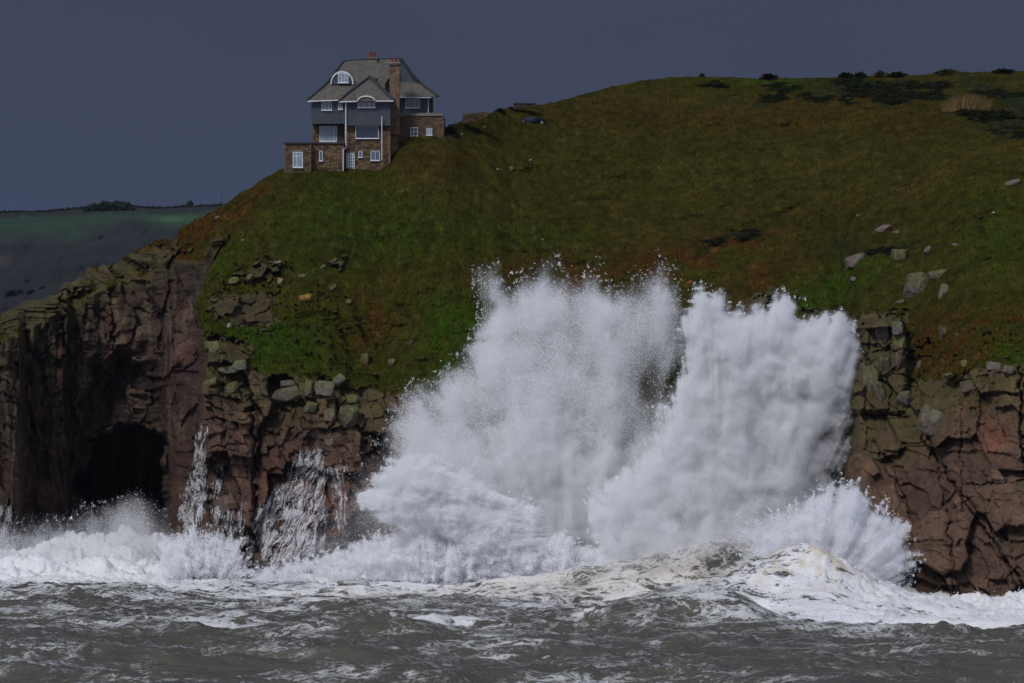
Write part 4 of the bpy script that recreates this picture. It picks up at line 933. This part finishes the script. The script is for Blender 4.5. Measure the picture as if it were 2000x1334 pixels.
for (x0, y0, x1, y1, Y, h) in ((600.5, 196.8, 662, 194.4, 655.45, 2.2), (663, 197.8, 698.6, 196.8, 653.75, 2.2), (732.6, 196.4, 768.5, 196.2, 653.75, 2.2), (781, 189.2, 842, 190.0, 661.05, 1.4)):
    hpart('fascia', lambda bm: prism(bm, [(x0, y0), (x1, y1), (x1, y1 + h), (x0, y0 + h)], Y, .12), M_white, roof)
# eyebrow dormer and arched bay window heads
def arc(xc, yb, rx, ry, n=18, a0=0, a1=math.pi, pw=1.0):
    return [(xc - rx * math.cos(a0 + (a1 - a0) * i / n), yb - ry * math.sin(a0 + (a1 - a0) * i / n) ** pw) for i in range(n + 1)]
dorm = hpart('dormer', lambda bm: prism(bm, arc(668, 164.6, 20.6, 23.6, pw=.9), 658.0, 5.0), M_slatew, roof, 'arched eyebrow dormer with a white curved barge')
def f_(bm):
    o_ = arc(668, 165, 22.6, 26.4, pw=.9); i_ = arc(668, 165, 20.4, 23.4, pw=.9)
    prism(bm, o_ + i_[::-1], 657.86, .3)
hpart('barge_board', f_, M_white, dorm)
hpart('dormer_roof', lambda bm: prism(bm, arc(668, 165, 23.6, 27.6, pw=.9), 658.18, 4.6), M_roof, dorm)
def f_(bm):
    prism(bm, arc(715.4, 197.6, 18.6, 11.6) , 653.6, 3.0)
hpart('arched_window_head', f_, M_roof, bay_roof)
def f_(bm):
    o_ = arc(715.4, 197, 17.6, 10.6); i_ = arc(715.4, 197, 15.6, 7.8)
    prism(bm, o_ + i_[::-1], 653.45, .3)
hpart('barge_board', f_, M_white, bay_roof)

def window(x0, y0, x1, y1, Y, mull=(), trans=(), fr=1.1, glass=None, label=None, parent=None, sill=True, name='window', top=None):
    def fn(bm):
        d = .14
        boxp(bm, x0, y0, x0 + fr, y1, Y - .08, d); boxp(bm, x1 - fr, y0, x1, y1, Y - .08, d)
        boxp(bm, x0 + fr, y0, x1 - fr, y0 + fr, Y - .08, d); boxp(bm, x0 + fr, y1 - fr, x1 - fr, y1, Y - .08, d)
        for m_ in mull: boxp(bm, m_ - fr * .38, y0 + fr, m_ + fr * .38, y1 - fr, Y - .075, d)
        for t_ in trans: boxp(bm, x0 + fr, t_ - fr * .3, x1 - fr, t_ + fr * .3, Y - .07, d)
        if sill: boxp(bm, x0 - .8, y1, x1 + .8, y1 + 1.0, Y - .2, .3)
    o = hpart(name, fn, M_white, parent, label)
    hpart('pane', lambda bm: boxp(bm, x0 + .3, y0 + .3, x1 - .3, y1 - .3, Y - .03, .05), glass or M_glass, o if parent is None else parent)
    return o
window(660.2, 142.6, 680.4, 161.6, 657.95, (667, 673.6), fr=1.4, glass=M_curt, parent=dorm)
window(628, 196.2, 648, 215.4, 656.2, (634.6, 641.4), fr=1.2, glass=M_glass, label='three-light casement on the left of the slate storey')
window(660, 194.5, 669.2, 214, 656.2, (664.8,), fr=1.3, glass=M_curt, label='narrow casement beside the bay')
window(698.4, 192, 732.8, 210.2, 654.55, (709.6, 721.4), fr=1.5, glass=M_glass, label='arched three-light window in the front bay')
window(791.5, 191.6, 819.8, 211, 662.55, (800.6, 810), fr=1.3, glass=M_glassd, label='three-light window under the right wing eaves')
window(624, 246.2, 658.2, 276.4, 657.5, (630.6, 652.4), fr=1.5, glass=M_curt, label='large three-part window opening on the flat roof')
window(694, 245.6, 739.6, 270.4, 654.95, (), fr=1.1, glass=M_glassd, label='wide dark picture window in the front bay')
window(571.8, 296.8, 591.6, 327.2, 652.55, (579.6,), (304,), fr=1.5, glass=M_curt, label='tall pale window at the left end of the lower wing')
window(623.4, 295.4, 630.2, 314.4, 653.55, (), fr=1.2, glass=M_glass, label='narrow slit window in the lower wing')
window(699.8, 295.8, 708, 307.4, 654.95, (), fr=1.2, glass=M_glass, label='small square window right of the glazed door')
window(724, 295.6, 741.8, 313.6, 654.95, (732.8,), fr=1.2, glass=M_glass, label='two-light window low in the front bay')
window(801.4, 248.4, 816, 265.6, 660.15, (808.4,), (257,), fr=1.2, glass=M_glassd, label='small paned window in the reddish right wing')
window(832.8, 250.2, 844, 264.2, 660.15, (838,), (255, 260), fr=1.0, glass=M_curt, label='right-most small paned window')
door = window(676.6, 300, 692.6, 334.6, 654.95, (681.2, 684.8, 688.4), (307, 313, 319, 325), fr=1.7, glass=M_glass, label=None, sill=False, name='door')
door['label'] = 'white glazed door at the foot of the bay'
# stone window lintels
for a in ((570, 292.8, 593.5, 296.2, 652.5), (722.6, 291.6, 743.4, 295, 654.9), (622, 292, 631.6, 295, 653.5), (698.6, 292.8, 709.4, 295.4, 654.9), (675.4, 296.4, 693.8, 299.8, 654.9)):
    hpart('lintel', lambda bm: boxp(bm, *a, .3), M_quoin)
# quoins at the corners
M_q2 = stone_mat('granite quoin', (.12, .085, .055), (.17, .12, .08), (.06, .05, .04), .7)
for (x, Y, ya, yb) in ((762.4, 654.9, 246, 318), (555.0, 652.5, 281, 334), (607.6, 652.5, 281, 334), (611.0, 657.4, 242, 276), (672.9, 654.9, 246, 276)):
    def f_(bm):
        k = 0; yy = ya
        while yy < yb:
            ww = 4.2 if k % 2 else 2.4; sx = -1 if x in (762.4, 607.6) else 1
            a_, b_ = sorted((x, x + sx * ww)); boxp(bm, a_, yy, b_, yy + 4.6, Y, .3); yy += 4.5; k += 1
    hpart('corner_quoin', f_, M_q2)
# downpipes
def pipe(pts, r=.065, label=None):
    def fn(bm):
        for a, b_ in zip(pts[:-1], pts[1:]): cyl(bm, W3(*a), W3(*b_), r, r, 8)
        a = pts[0]; boxp(bm, a[0] - 1, a[1] - 1.2, a[0] + 1, a[1] + .6, a[2] - .12, .24)
    hpart('downpipe', fn, M_white, label=label)
pipe([(675.6, 199, 654.3), (675.6, 289, 654.3), (670.4, 291.5, 653.4), (670.4, 333.5, 653.4)], .075, 'long cranked white downpipe left of the bay')
pipe([(745.8, 229, 654.2), (745.8, 312.5, 654.4)], .06, 'straight white downpipe on the right of the bay')
pipe([(836.6, 191, 662.2), (836.6, 221, 662.2)], .06); pipe([(779.0, 200, 660.5), (779.0, 220, 660.5)], .05)
# chimneys
ch = hpart('chimney', lambda bm: (boxp(bm, 760.6, 127, 780.4, 262, 656.6, 1.9), boxp(bm, 762, 200, 777, 330, 657.0, 3.0)), M_brick, label='tall reddish stone chimney stack rising past the right wing')
hpart('chimney_cap', lambda bm: (boxp(bm, 758.6, 120.4, 782.2, 124, 656.3, 2.5), boxp(bm, 760, 124, 781, 127.2, 656.45, 2.2)), M_quoin, ch)
hpart('chimney_pot', lambda bm: (cyl(bm, W3(771, 121, 657.5), W3(771, 112.4, 657.5), .28, .22), cyl(bm, W3(766, 121, 657.9), W3(766, 116, 657.9), .2, .17)), M_pot, ch)
ch2 = hpart('chimney', lambda bm: boxp(bm, 716.6, 113.8, 736.6, 124, 663.2, 1.6), M_quoin, label='short wide chimney on the main ridge')
hpart('chimney_cap', lambda bm: boxp(bm, 715, 111.6, 738.2, 113.9, 663.0, 2.0), M_quoin, ch2)
def f_(bm):
    for x, h in ((722.6, 9), (727.4, 7.2), (731.6, 9.4)):
        cyl(bm, W3(x, 112, 663.8), W3(x, 112 - h, 663.8), .20, .15); cyl(bm, W3(x, 112 - h, 663.8), W3(x, 112 - h - .9, 663.8), .21, .21)
hpart('chimney_pot', f_, M_pot, ch2)

# ------------------------------------------------------------------ stone walls, car, tussock, bushes
def rubble_wall(name, pts, Y, thick, mat, label, cap=None, seed=1):
    r_ = np.random.default_rng(seed)
    o0 = Vector(PT(pts[0][0], pts[0][2], Y))
    bm = bmesh.new()
    n = int(abs(pts[-1][0] - pts[0][0]) / 1.6) + 2
    X_ = np.linspace(pts[0][0], pts[-1][0], n); T_ = np.interp(X_, [p[0] for p in pts], [p[1] for p in pts]) + (0 if cap else 1) * r_.uniform(-1.3, 1.0, n); Bm = np.interp(X_, [p[0] for p in pts], [p[2] for p in pts])
    for k in range(n - 1):
        rows = max(2, int((Bm[k] - T_[k]) / 2.6)); ys_ = np.linspace(T_[k], Bm[k], rows + 1)
        for j in range(rows):
            o = r_.uniform(-.12, .12)
            boxp(bm, X_[k] + r_.uniform(-.2, .2), ys_[j] + r_.uniform(0, .4), X_[k + 1] + r_.uniform(-.3, .2), ys_[j + 1] + .1, Y + o, thick + r_.uniform(-.1, .1) - 2 * o)
    t_ = empty(name, o0, label, 'wall'); bmobj('rubble', bm, mat, t_, origin=o0)
    if cap:
        bm = bmesh.new(); boxp(bm, pts[0][0] - 1.5, pts[0][1] - 2.4, pts[-1][0] + 1, pts[0][1] - .2, Y - .2, thick + .4); bmobj('coping', bm, M_lead, t_, origin=o0)
    return t_
rubble_wall('stone_wall', [(903, 224, 242), (918, 221, 238), (930, 220, 236), (945, 218, 230), (952, 220, 227)], 667.0, 1.0, M_stone2, 'low ruined reddish stone wall on the slope right of the house', None, 3)
rubble_wall('stone_wall', [(1004, 203, 212), (1046, 203, 209)], 686.0, 1.2, M_stone2, 'short dark-capped stone wall on the skyline above the blue car', True, 4)

# small dark blue car half sunk in the grass
M_car = flat_mat('dark blue car paint', (.002, .006, .014), .6, .2, 1.0, .1); M_tyre = flat_mat('tyre rubber', (.02, .02, .02), .8); M_rim = flat_mat('wheel rim', (.25, .25, .26), .4, .5, 0, 0, .6)
cy_ = float(land(1044, 238)) - 0.6
c0_ = Vector(PT(1043, 245.5, cy_ + .5)); car = empty('car', c0_, 'small dark blue car parked in the grass below the capped wall', 'car')
car.rotation_euler = (0, math.radians(-7), math.radians(12))
def carshape(bm, prof, half, taper=.86):
    n = len(prof)
    for s_1 in (-1, 1): pass
    rows = []
    zmax = max(p[1] for p in prof)
    for s_1 in (-1, 1):
        rows.append([bm.verts.new((p[0], s_1 * half * (1 if p[1] < .75 else taper), p[1])) for p in prof])
    bm.faces.new(rows[0]); bm.faces.new(rows[1][::-1])
    for i in range(n): bm.faces.new((rows[0][i], rows[1][i], rows[1][(i + 1) % n], rows[0][(i + 1) % n]))
bm = bmesh.new(); carshape(bm, [(-1.42, .28), (-1.45, .68), (-1.36, .85), (-1.05, 1.22), (-.1, 1.28), (.5, .88), (1.28, .76), (1.42, .62), (1.42, .28)], .62)
bmesh.ops.bevel(bm, geom=list(bm.edges), offset=.05, segments=2, affect='EDGES'); bmobj('body', bm, M_car, car, smooth=True)
bm = bmesh.new(); carshape(bm, [(-1.16, .86), (-.98, 1.15), (-.12, 1.2), (.38, .88)], .635, .90); bmobj('side_window', bm, M_glassd, car)
for s_1 in (-1, 1):
    for xx in (-.9, .92):
        bm = bmesh.new(); cyl(bm, (xx, s_1 * .5, .28), (xx, s_1 * .66, .28), .28, .28, 20); wl = bmobj('wheel', bm, M_tyre, car)
        bm = bmesh.new(); cyl(bm, (xx, s_1 * .6, .28), (xx, s_1 * .672, .28), .17, .17, 14); bmobj('rim', bm, M_rim, wl)
    bm = bmesh.new(); r_ = bmesh.ops.create_cube(bm, size=1); bmesh.ops.scale(bm, vec=(.06, .14, .26), verts=bm.verts); bmesh.ops.translate(bm, vec=(-1.43, s_1 * .5, .72), verts=bm.verts)
    bmobj('tail_light', bm, flat_mat('pale lamp lens', (.35, .36, .38), .3), car)

def bush(name, label, px, py, hw, hh, col, n=2600, size=.16, seed=1, group=None, cat='bush', dy=0.0):
    d = float(land(px, max(py, np.interp(px, pxs, SK) + 2))) + dy
    m_ = d / F; base = Vector(PT(px, py + hh * .9, d))
    P_, S_ = leafball(0, 0, hh * m_ * .35, hw * m_ * .85, hw * m_ * .7, hh * m_ * 1.45, n, size, seed)
    Vv, Ff = flakes(P_, S_, np.random.default_rng(seed))
    c = np.tile(np.array(col, np.float32), (len(P_), 1)) * np.random.default_rng(seed).uniform(.5, 1.6, (len(P_), 1))
    t_ = empty(name, base, label, cat, group)
    mesh_np('foliage', Vv, Ff, M_leaf, np.repeat(c, 3, 0), smooth=False, parent=t_)
    bm = bmesh.new()
    for k in range(5):
        a = k * 1.3 + seed; cyl(bm, (0, 0, -hh * m_ * .4), (math.cos(a) * hw * m_ * .5, math.sin(a) * .4, hh * m_ * .5), .05, .02, 6)
    bmobj('stem', bm, M_bark, t_)
    return t_
dkg = (.013, .020, .008); dkb = (.022, .016, .011)
bush('bush', 'round dark bush alone on the skyline', 1501, 152, 20, 8, dkb, 2600, .14, 31)
bush('bush', 'low dark green bush on the skyline, left of the tan-topped one', 1653, 147, 17, 5, dkg, 1800, .14, 32)
bush('bush', 'low dark green bush on the skyline touching its left neighbour', 1680, 147, 14, 5, dkg, 1500, .14, 33)
bush('bush', 'pale tan-topped scrub bush on the skyline', 1720, 144, 14, 6, (.09, .075, .05), 1500, .14, 34)
bush('bush', 'wide low gorse bush on the skyline above the dark heather', 1752, 145, 20, 4, dkg, 1700, .14, 35)
bush('bush', 'wide olive gorse bush on the skyline above the straw tussock', 1850, 141, 30, 5, (.05, .05, .025), 2600, .14, 36)
bush('bush', 'dark gorse bush at the right end of the skyline', 1960, 140, 26, 5, dkg, 2400, .14, 37)
bush('bush', 'small pale knob of scrub on the open skyline', 1371, 147, 6, 4, (.06, .055, .035), 600, .1, 38)
bush('bush', 'dark ivy-like bush against the right corner of the house', 880, 257, 15, 12, dkg, 2600, .14, 39, dy=-.4)
bush('bush', 'small dark bush between the ruined wall and the capped wall', 976, 217, 12, 5, dkg, 1400, .12, 40)
bush('bush', 'small dark bush just left of the capped wall', 997, 213, 7, 4, dkg, 800, .12, 41)
bush('bush', 'dark sprig standing above the blue car', 1043, 221, 7, 4, (.012, .02, .02), 500, .10, 42, dy=1.2)
# heather and gorse in dark bands
P_, S_, C_ = [], [], []
bands = [(1640, 1850, 163, 169, 30), (1660, 1910, 182, 188, 34), (1480, 1680, 188, 200, 14), (1900, 2040, 178, 190, 16), (1880, 2040, 215, 236, 18), (1930, 2040, 254, 268, 8), (1490, 1560, 168, 174, 8),
         (1380, 1410, 166, 170, 4), (1700, 1770, 194, 199, 10), (1380, 1480, 476, 456, 10), (1890, 1960, 228, 230, 8), (1695, 1760, 489, 492, 6)]
for (xa, xb, ya, yb, n_) in bands:
    for k in range(int(n_ * 1.6)):
        t_ = rng.uniform(); px = xa + (xb - xa) * t_; py = ya + (yb - ya) * t_ + rng.normal(0, 5.0)
        if py < np.interp(px, pxs, SK) + 4 or rng.uniform() > .9: continue
        d = float(land(px, py)); x, y, z = PT(px, py, d - .2)
        p, q_ = leafball(x, y, z, rng.uniform(.35, 1.6), rng.uniform(.5, 1.2), rng.uniform(.15, .42), 300, .11, int(rng.integers(1e6)))
        P_.append(p); S_.append(q_); C_.append(np.tile(C3(*(dkg if rng.uniform() < .65 else dkb)), (len(p), 1)))
P_ = np.concatenate(P_); S_ = np.concatenate(S_); C_ = np.concatenate(C_) * rng.uniform(.5, 1.4, (len(P_), 1))
Vv, Ff = flakes(P_, S_, rng)
tag(mesh_np('heather', Vv, Ff, M_leaf, np.repeat(C_, 3, 0), smooth=False), 'dark heather and gorse in low bands across the upper slope', 'heather', None, 'stuff')
# straw-coloured tussock: arching blades
r_ = np.random.default_rng(55)
d = float(land(1888, 212)); to = Vector(PT(1888, 217, d))
n = 1500; bx_ = r_.normal(0, 1.35, n).clip(-2.9, 2.9); by2 = r_.normal(0, .8, n); hh_ = r_.uniform(.7, 3.1, n) * np.sqrt(np.clip(1 - (bx_ / 3.6) ** 2, .1, 1)); ln = bx_ * .25 + r_.normal(0, .6, n)
segs = []
w_ = .035
VV = []; FF = []
for s0 in range(4):
    for e in (0, 1):
        t_ = (s0 + e) / 4
        for sd_ in (-1, 1):
            VV.append(np.stack([bx_ + ln * t_ ** 2 + sd_ * w_ * (1.1 - t_), by2 - .3 * t_ ** 2, hh_ * (t_ - .22 * t_ ** 3) + bx_ * .05], 1))
VV = np.stack(VV, 1).reshape(-1, 3)
base_i = np.arange(n)[:, None] * 16
FF = np.concatenate([base_i + np.array([[4 * k, 4 * k + 1, 4 * k + 3, 4 * k + 2]]) for k in range(4)])
cc = np.repeat(np.tile(C3(.15, .098, .042), (n, 1)) * r_.uniform(.45, 1.5, (n, 1)), 16, 0)
tt = mesh_np('tussock', VV, FF, M_leaf, cc, smooth=False); tt.location = to
tag(tt, 'large straw-coloured grass tussock near the right skyline', 'tussock')

# ------------------------------------------------------------------ boulders
def rock_mesh(rx, ry, rz, seed, blocky=.5, planes=16, rough=.05):
    r_ = np.random.default_rng(seed)
    bm = bmesh.new(); bmesh.ops.create_icosphere(bm, subdivisions=5, radius=1.0)
    P = np.array([v_.co[:] for v_ in bm.verts])
    N = r_.normal(size=(planes, 3)); N /= np.linalg.norm(N, axis=1)[:, None]; D_ = r_.uniform(.72, .98, planes)
    A6 = np.array([[1, 0, 0], [-1, 0, 0], [0, 1, 0], [0, -1, 0], [0, 0, 1], [0, 0, -1]], float) + r_.normal(0, .16, (6, 3)); A6 /= np.linalg.norm(A6, axis=1)[:, None]
    N = np.concatenate([N, A6]); D_ = np.concatenate([D_, np.full(6, 1 - .38 * blocky)])
    dn = P @ N.T; tt_ = np.where(dn > .05, D_ / np.maximum(dn, .05), 9); s_1 = np.sort(tt_, 1)
    rad = np.minimum(s_1[:, 0] - .03 * np.exp(-(s_1[:, 1] - s_1[:, 0]) / .05), 1.15)
    rad = rad * (1 + rough * 1.5 * fbm(P[:, 0] * 2 + seed, P[:, 1] * 2 + P[:, 2] * 2.7, 4, seed) - rough * np.exp(-(fbm(P[:, 0] * 1.1 + P[:, 1], P[:, 2] * 2.4 + seed, 2, seed + 3) / .035) ** 2))
    Q = P * rad[:, None] / (1 - .2 * blocky) * np.array([rx, ry, rz])
    fs = np.array([[v_.index for v_ in f.verts] for f in bm.faces]); bm.free()
    return Q, fs
def boulder(label, px, py, wpx, hpx, seed, col=(.11, .10, .07), moss=.5, tilt=0.0, blocky=.5, cat='boulder', sink=.15, depth=None, group=None, name='boulder', dy=0.0):
    d = float(land(px, py)) + dy; m_ = d / F
    rx, rz = wpx * m_ / 2, hpx * m_ / 2; ry = depth or min(rx, rz) * .9 + .15
    Q, fs = rock_mesh(rx, ry, rz, seed, blocky)
    a = math.radians(tilt); c_, s_ = math.cos(a), math.sin(a)
    Q = np.stack([Q[:, 0] * c_ - Q[:, 2] * s_, Q[:, 1], Q[:, 0] * s_ + Q[:, 2] * c_], 1)
    mz = sst(-.5, .8, Q[:, 2] / rz + fbm(Q[:, 0] / rx * 2 + seed, Q[:, 2] / rz * 2, 4, seed + 5) * 1.2)
    c = .8 * mix(np.tile(C3(*col), (len(Q), 1)), C3(.115, .115, .030), np.clip(mz * moss, 0, 1)) * (1 + .5 * fbm(Q[:, 0] * 3 + seed, Q[:, 2] * 3, 4, seed + 9))[:, None]
    x, y, z = PT(px, py, d - ry * (1 - 2 * sink) * .6)
    o = mesh_np(name, Q, fs, M_rock, np.clip(c, .01, 1)); o.location = (x, y, z)
    return tag(o, label, cat, group)
gry, tan_c, pnk, brn = (.13, .115, .10), (.17, .13, .105), (.16, .11, .10), (.09, .065, .05)
for a in [
    ('long pale slab of rock leaning in the grass below the pointed boulder', 1671, 508, 50, 24, 1, tan_c, .12, 28, .2),
    ('pale pointed boulder high on the right slope', 1725, 449, 38, 22, 2, pnk, .1, 25, .3),
    ('small pale boulder tucked beside the pointed one', 1751, 454, 18, 10, 3, tan_c, .1, 10, .4),
    ('large yellow-lichened boulder with an upright grey face', 1791, 563, 54, 64, 4, gry, .75, -8, .6),
    ('flat mossy slab bridging to the right of the large lichened boulder', 1836, 537, 50, 22, 5, (.12, .115, .07), .8, 6, .7),
    ('narrow upright rock under the flat mossy slab', 1843, 572, 22, 40, 6, tan_c, .7, -6, .4),
    ('thin pale slab in the turf above the big upright rocks', 1812, 489, 20, 14, 7, gry, .2, 35, .4),
    ('low grey stone in the turf at the right of the thin slab', 1866, 479, 18, 8, 8, gry, .3, 0, .4),
    ('flat grey rock at the far right edge of the slope', 1977, 358, 32, 14, 9, gry, .2, 12, .4),
    ('brown rocky knob below the pointed boulder', 1757, 503, 34, 38, 10, (.11, .09, .05), .7, 0, .6),
    ('small dark rock above the bright plume', 1668, 546, 18, 10, 11, gry, .1, -25, .4),
    ('slim pale stone beside the lichened boulder foot', 1758, 590, 24, 8, 12, gry, .4, 22, .4),
    ('tall left block of the mossy rock stack', 1722, 653, 30, 62, 13, gry, .7, 0, 1.0),
    ('top right block of the mossy rock stack', 1752, 640, 26, 30, 14, gry, .8, 5, 1.0),
    ('yellow mossy right block of the rock stack', 1755, 668, 30, 38, 15, (.13, .12, .05), .9, -4, 1.0),
    ('middle lower block of the mossy rock stack', 1728, 718, 28, 56, 16, brn, .5, 4, .9),
    ('narrow lower right block of the rock stack', 1754, 704, 18, 44, 17, brn, .4, 0, 1.0),
    ('leaning pointed slab at the foot of the rock stack', 1697, 750, 36, 84, 18, (.12, .09, .06), .6, -12, .7),
    ('slim leaning slab right of the pointed slab', 1718, 770, 24, 56, 19, brn, .4, 12, .5),
    ('squarish pale boulder beneath the rock stack ledge', 1766, 780, 34, 34, 20, gry, .5, 10, .6),
    ('small pale stone on the rusty ground right of the stack', 1795, 715, 14, 22, 21, tan_c, .2, -20, .5),
    ('two-toned stone in the rusty ground near the cliff edge', 1852, 733, 20, 10, 22, gry, .6, 10, .5),
    ('yellow stone on the rusty ground above the cliff edge', 1884, 712, 14, 22, 23, (.20, .14, .04), .6, 20, .5),
    ('dark square rock set in the rusty slope', 1842, 652, 20, 34, 24, brn, .1, 0, .8),
    ('rock block capping the right-hand cliff top', 1939, 715, 34, 20, 25, gry, .5, 0, 1.0),
    ('smaller capping rock at the right of the cliff top block', 1969, 722, 24, 18, 26, gry, .6, -6, .9),
    ('pale rounded rock on the shoulder of the right cliff', 1820, 825, 60, 60, 27, (.15, .12, .10), .4, -20, .6),
    ('flat pale ledge rock above the right cliff face', 1900, 752, 60, 26, 28, (.13, .10, .08), .5, 8, .9),
    ('big rounded mossy boulder perched on the buttress', 680, 814, 42, 46, 40, (.115, .095, .065), .55, 4, .5),
    ('cracked stack of mossy rock left of the perched boulder', 645, 812, 28, 34, 41, (.11, .09, .06), .6, 0, .8),
    ('long flat-topped block at the turf edge', 570, 748, 52, 16, 42, gry, .4, 3, 1.0),
    ('large long block beneath the flat-topped one', 563, 769, 66, 30, 43, (.115, .09, .07), .45, 6, .9),
    ('square mossy block under the turf edge', 635, 758, 42, 32, 44, gry, .7, -4, .9),
    ('leaning mossy block between turf and square block', 662, 742, 30, 22, 45, gry, .6, 38, .8),
    ('mossy block wedged beside the long blocks', 603, 758, 18, 34, 46, (.10, .09, .05), .8, 0, .8),
    ('small yellow-green boulder above the perched boulder', 666, 783, 18, 16, 47, (.12, .11, .04), .9, 0, .5),
    ('mossy oblong boulder right of the small yellow-green one', 688, 779, 26, 20, 48, (.12, .11, .05), .8, 8, .5),
    ('mossy boulder on the left shoulder of the buttress', 454, 757, 26, 24, 49, (.12, .11, .05), .8, 0, .6),
    ('leaning brown slab at the left edge of the buttress', 410, 748, 34, 16, 50, (.12, .09, .04), .6, 30, .6),
    ('dark green square block in the buttress face', 607, 796, 28, 26, 51, (.09, .085, .045), .7, -5, .8),
    ('pink-brown boulder above the fan cascade', 617, 845, 32, 26, 52, (.12, .08, .07), .1, -10, .6),
    ('rounded brown boulder right of the pink-brown one', 645, 862, 26, 22, 53, (.11, .09, .06), .3, 10, .5),
    ('mossy block pile at the cliff edge, upper piece', 445, 722, 42, 20, 54, gry, .85, 10, .8),
    ('mossy block pile at the cliff edge, lower piece', 470, 712, 30, 22, 55, gry, .8, -4, .9),
    ('cracked mossy outcrop above the block pile', 418, 680, 34, 34, 56, (.12, .11, .06), .8, 0, .9),
    ('orange-lichened boulder on the lower green slope', 597, 582, 28, 16, 57, (.24, .15, .03), .2, 18, .5),
    ('small tan stone upright in the turf', 547, 551, 12, 18, 58, (.26, .17, .10), .1, 0, .4),
    ('pale broken stone above the upright tan one', 541, 514, 20, 10, 59, tan_c, .1, 12, .5),
    ('mossy rock half buried in the mid slope', 457, 548, 26, 16, 60, (.12, .10, .04), .8, 15, .6),
    ('mossy little rock right of the half-buried one', 489, 541, 14, 12, 61, (.12, .10, .04), .8, 0, .6),
    ('thin tilted slab high on the lower slope', 629, 523, 20, 7, 62, gry, .3, 42, .4),
    ('brown tilted slab beside the thin one', 650, 511, 20, 8, 63, brn, .4, 42, .4),
    ('mossy stone above the small tilted slabs', 591, 540, 16, 10, 64, (.10, .09, .05), .6, 5, .5),
    ('brown pointed slab in the turf right of the orange boulder', 650, 562, 22, 8, 65, (.14, .09, .05), .4, 34, .4),
    ('small yellow-mossed stone in the middle slope', 682, 590, 12, 12, 66, (.13, .12, .04), .8, 0, .5),
    ('white-flecked stone in the gully above the mossy outcrop', 448, 637, 10, 12, 67, (.28, .22, .19), .0, 20, .4),
    ('brown rock at the foot of the green slope', 713, 702, 16, 26, 68, (.12, .08, .04), .5, -15, .5),
    ('knobbly rock near the edge of the spray', 766, 708, 20, 16, 69, (.11, .09, .05), .5, 0, .5),
    ('dark tilted rock on the green slope near the plume', 803, 670, 18, 8, 70, (.06, .05, .04), .2, 42, .4),
    ('tan stones on the rusty crest, uphill one', 425, 425, 12, 6, 71, tan_c, .1, 15, .4),
    ('tan stone on the rusty crest, downhill one', 474, 470, 10, 6, 72, tan_c, .1, 15, .4),
    ('orange lichened marker stone in the open grass', 998, 331, 8, 11, 73, (.26, .09, .02), .0, -6, .6),
    ('tiny pale stone left of the orange marker stone', 972, 331, 5, 3, 74, (.5, .4, .3), .0, 0, .4),
    ('bluish pale stone above right of the orange marker', 1036, 313, 7, 4, 75, (.22, .24, .24), .0, 20, .4),
    ('white stone in the grass below the ruined wall', 946, 248, 6, 3.5, 76, (.3, .3, .28), .0, 5, .4),
    ('pale stone close to the dark bush by the house', 902, 262, 5, 4, 77, (.3, .3, .26), .0, 30, .4),
    ('orange stone beside the top of the right plume', 1347, 551, 12, 5, 78, (.30, .09, .03), .0, 22, .4),
    ('small pale stone alone in the right slope', 1676, 421, 8, 5, 79, tan_c, .0, 10, .4),
    ('white stone beneath dark scrub at the right', 1940, 415, 7, 3, 80, (.5, .5, .45), .0, 0, .4),
    ('low rock standing out of the white water under the cascades', 405, 1040, 60, 30, 81, (.11, .075, .065), .0, 8, .7),
    ('dark rock at the foot of the fan cascade', 505, 1100, 66, 46, 82, (.10, .065, .06), .0, 12, .3),
    ('stepped ledge rock beside the narrow cascade', 440, 985, 50, 40, 83, (.12, .08, .06), .0, 20, .8),
    ]:
    boulder(*a)

# ------------------------------------------------------------------ air between the camera and the far headland
zlo = min(float(V[:, 2].min()), float(fV[:, 2].min()), float(H.min())) - 1.0
bm = bmesh.new(); bmesh.ops.create_cube(bm, size=1.0)
bmesh.ops.scale(bm, vec=(7000, 5800, 150 - zlo), verts=bm.verts); bmesh.ops.translate(bm, vec=(0, 1650, (150 + zlo) / 2), verts=bm.verts)
m = bpy.data.materials.new('sea air'); m.use_nodes = True; nt = m.node_tree; nt.nodes.clear()
o_ = nt.nodes.new('ShaderNodeOutputMaterial'); pv = nt.nodes.new('ShaderNodeVolumePrincipled')
pv.inputs['Color'].default_value = (.62, .72, .95, 1); pv.inputs['Density'].default_value = 0.000014; pv.inputs['Anisotropy'].default_value = 0.2
nt.links.new(pv.outputs[0], o_.inputs['Volume'])
hz = bmobj('haze', bm, m); tag(hz, 'thin grey sea haze over the bay', 'haze', None, 'stuff')
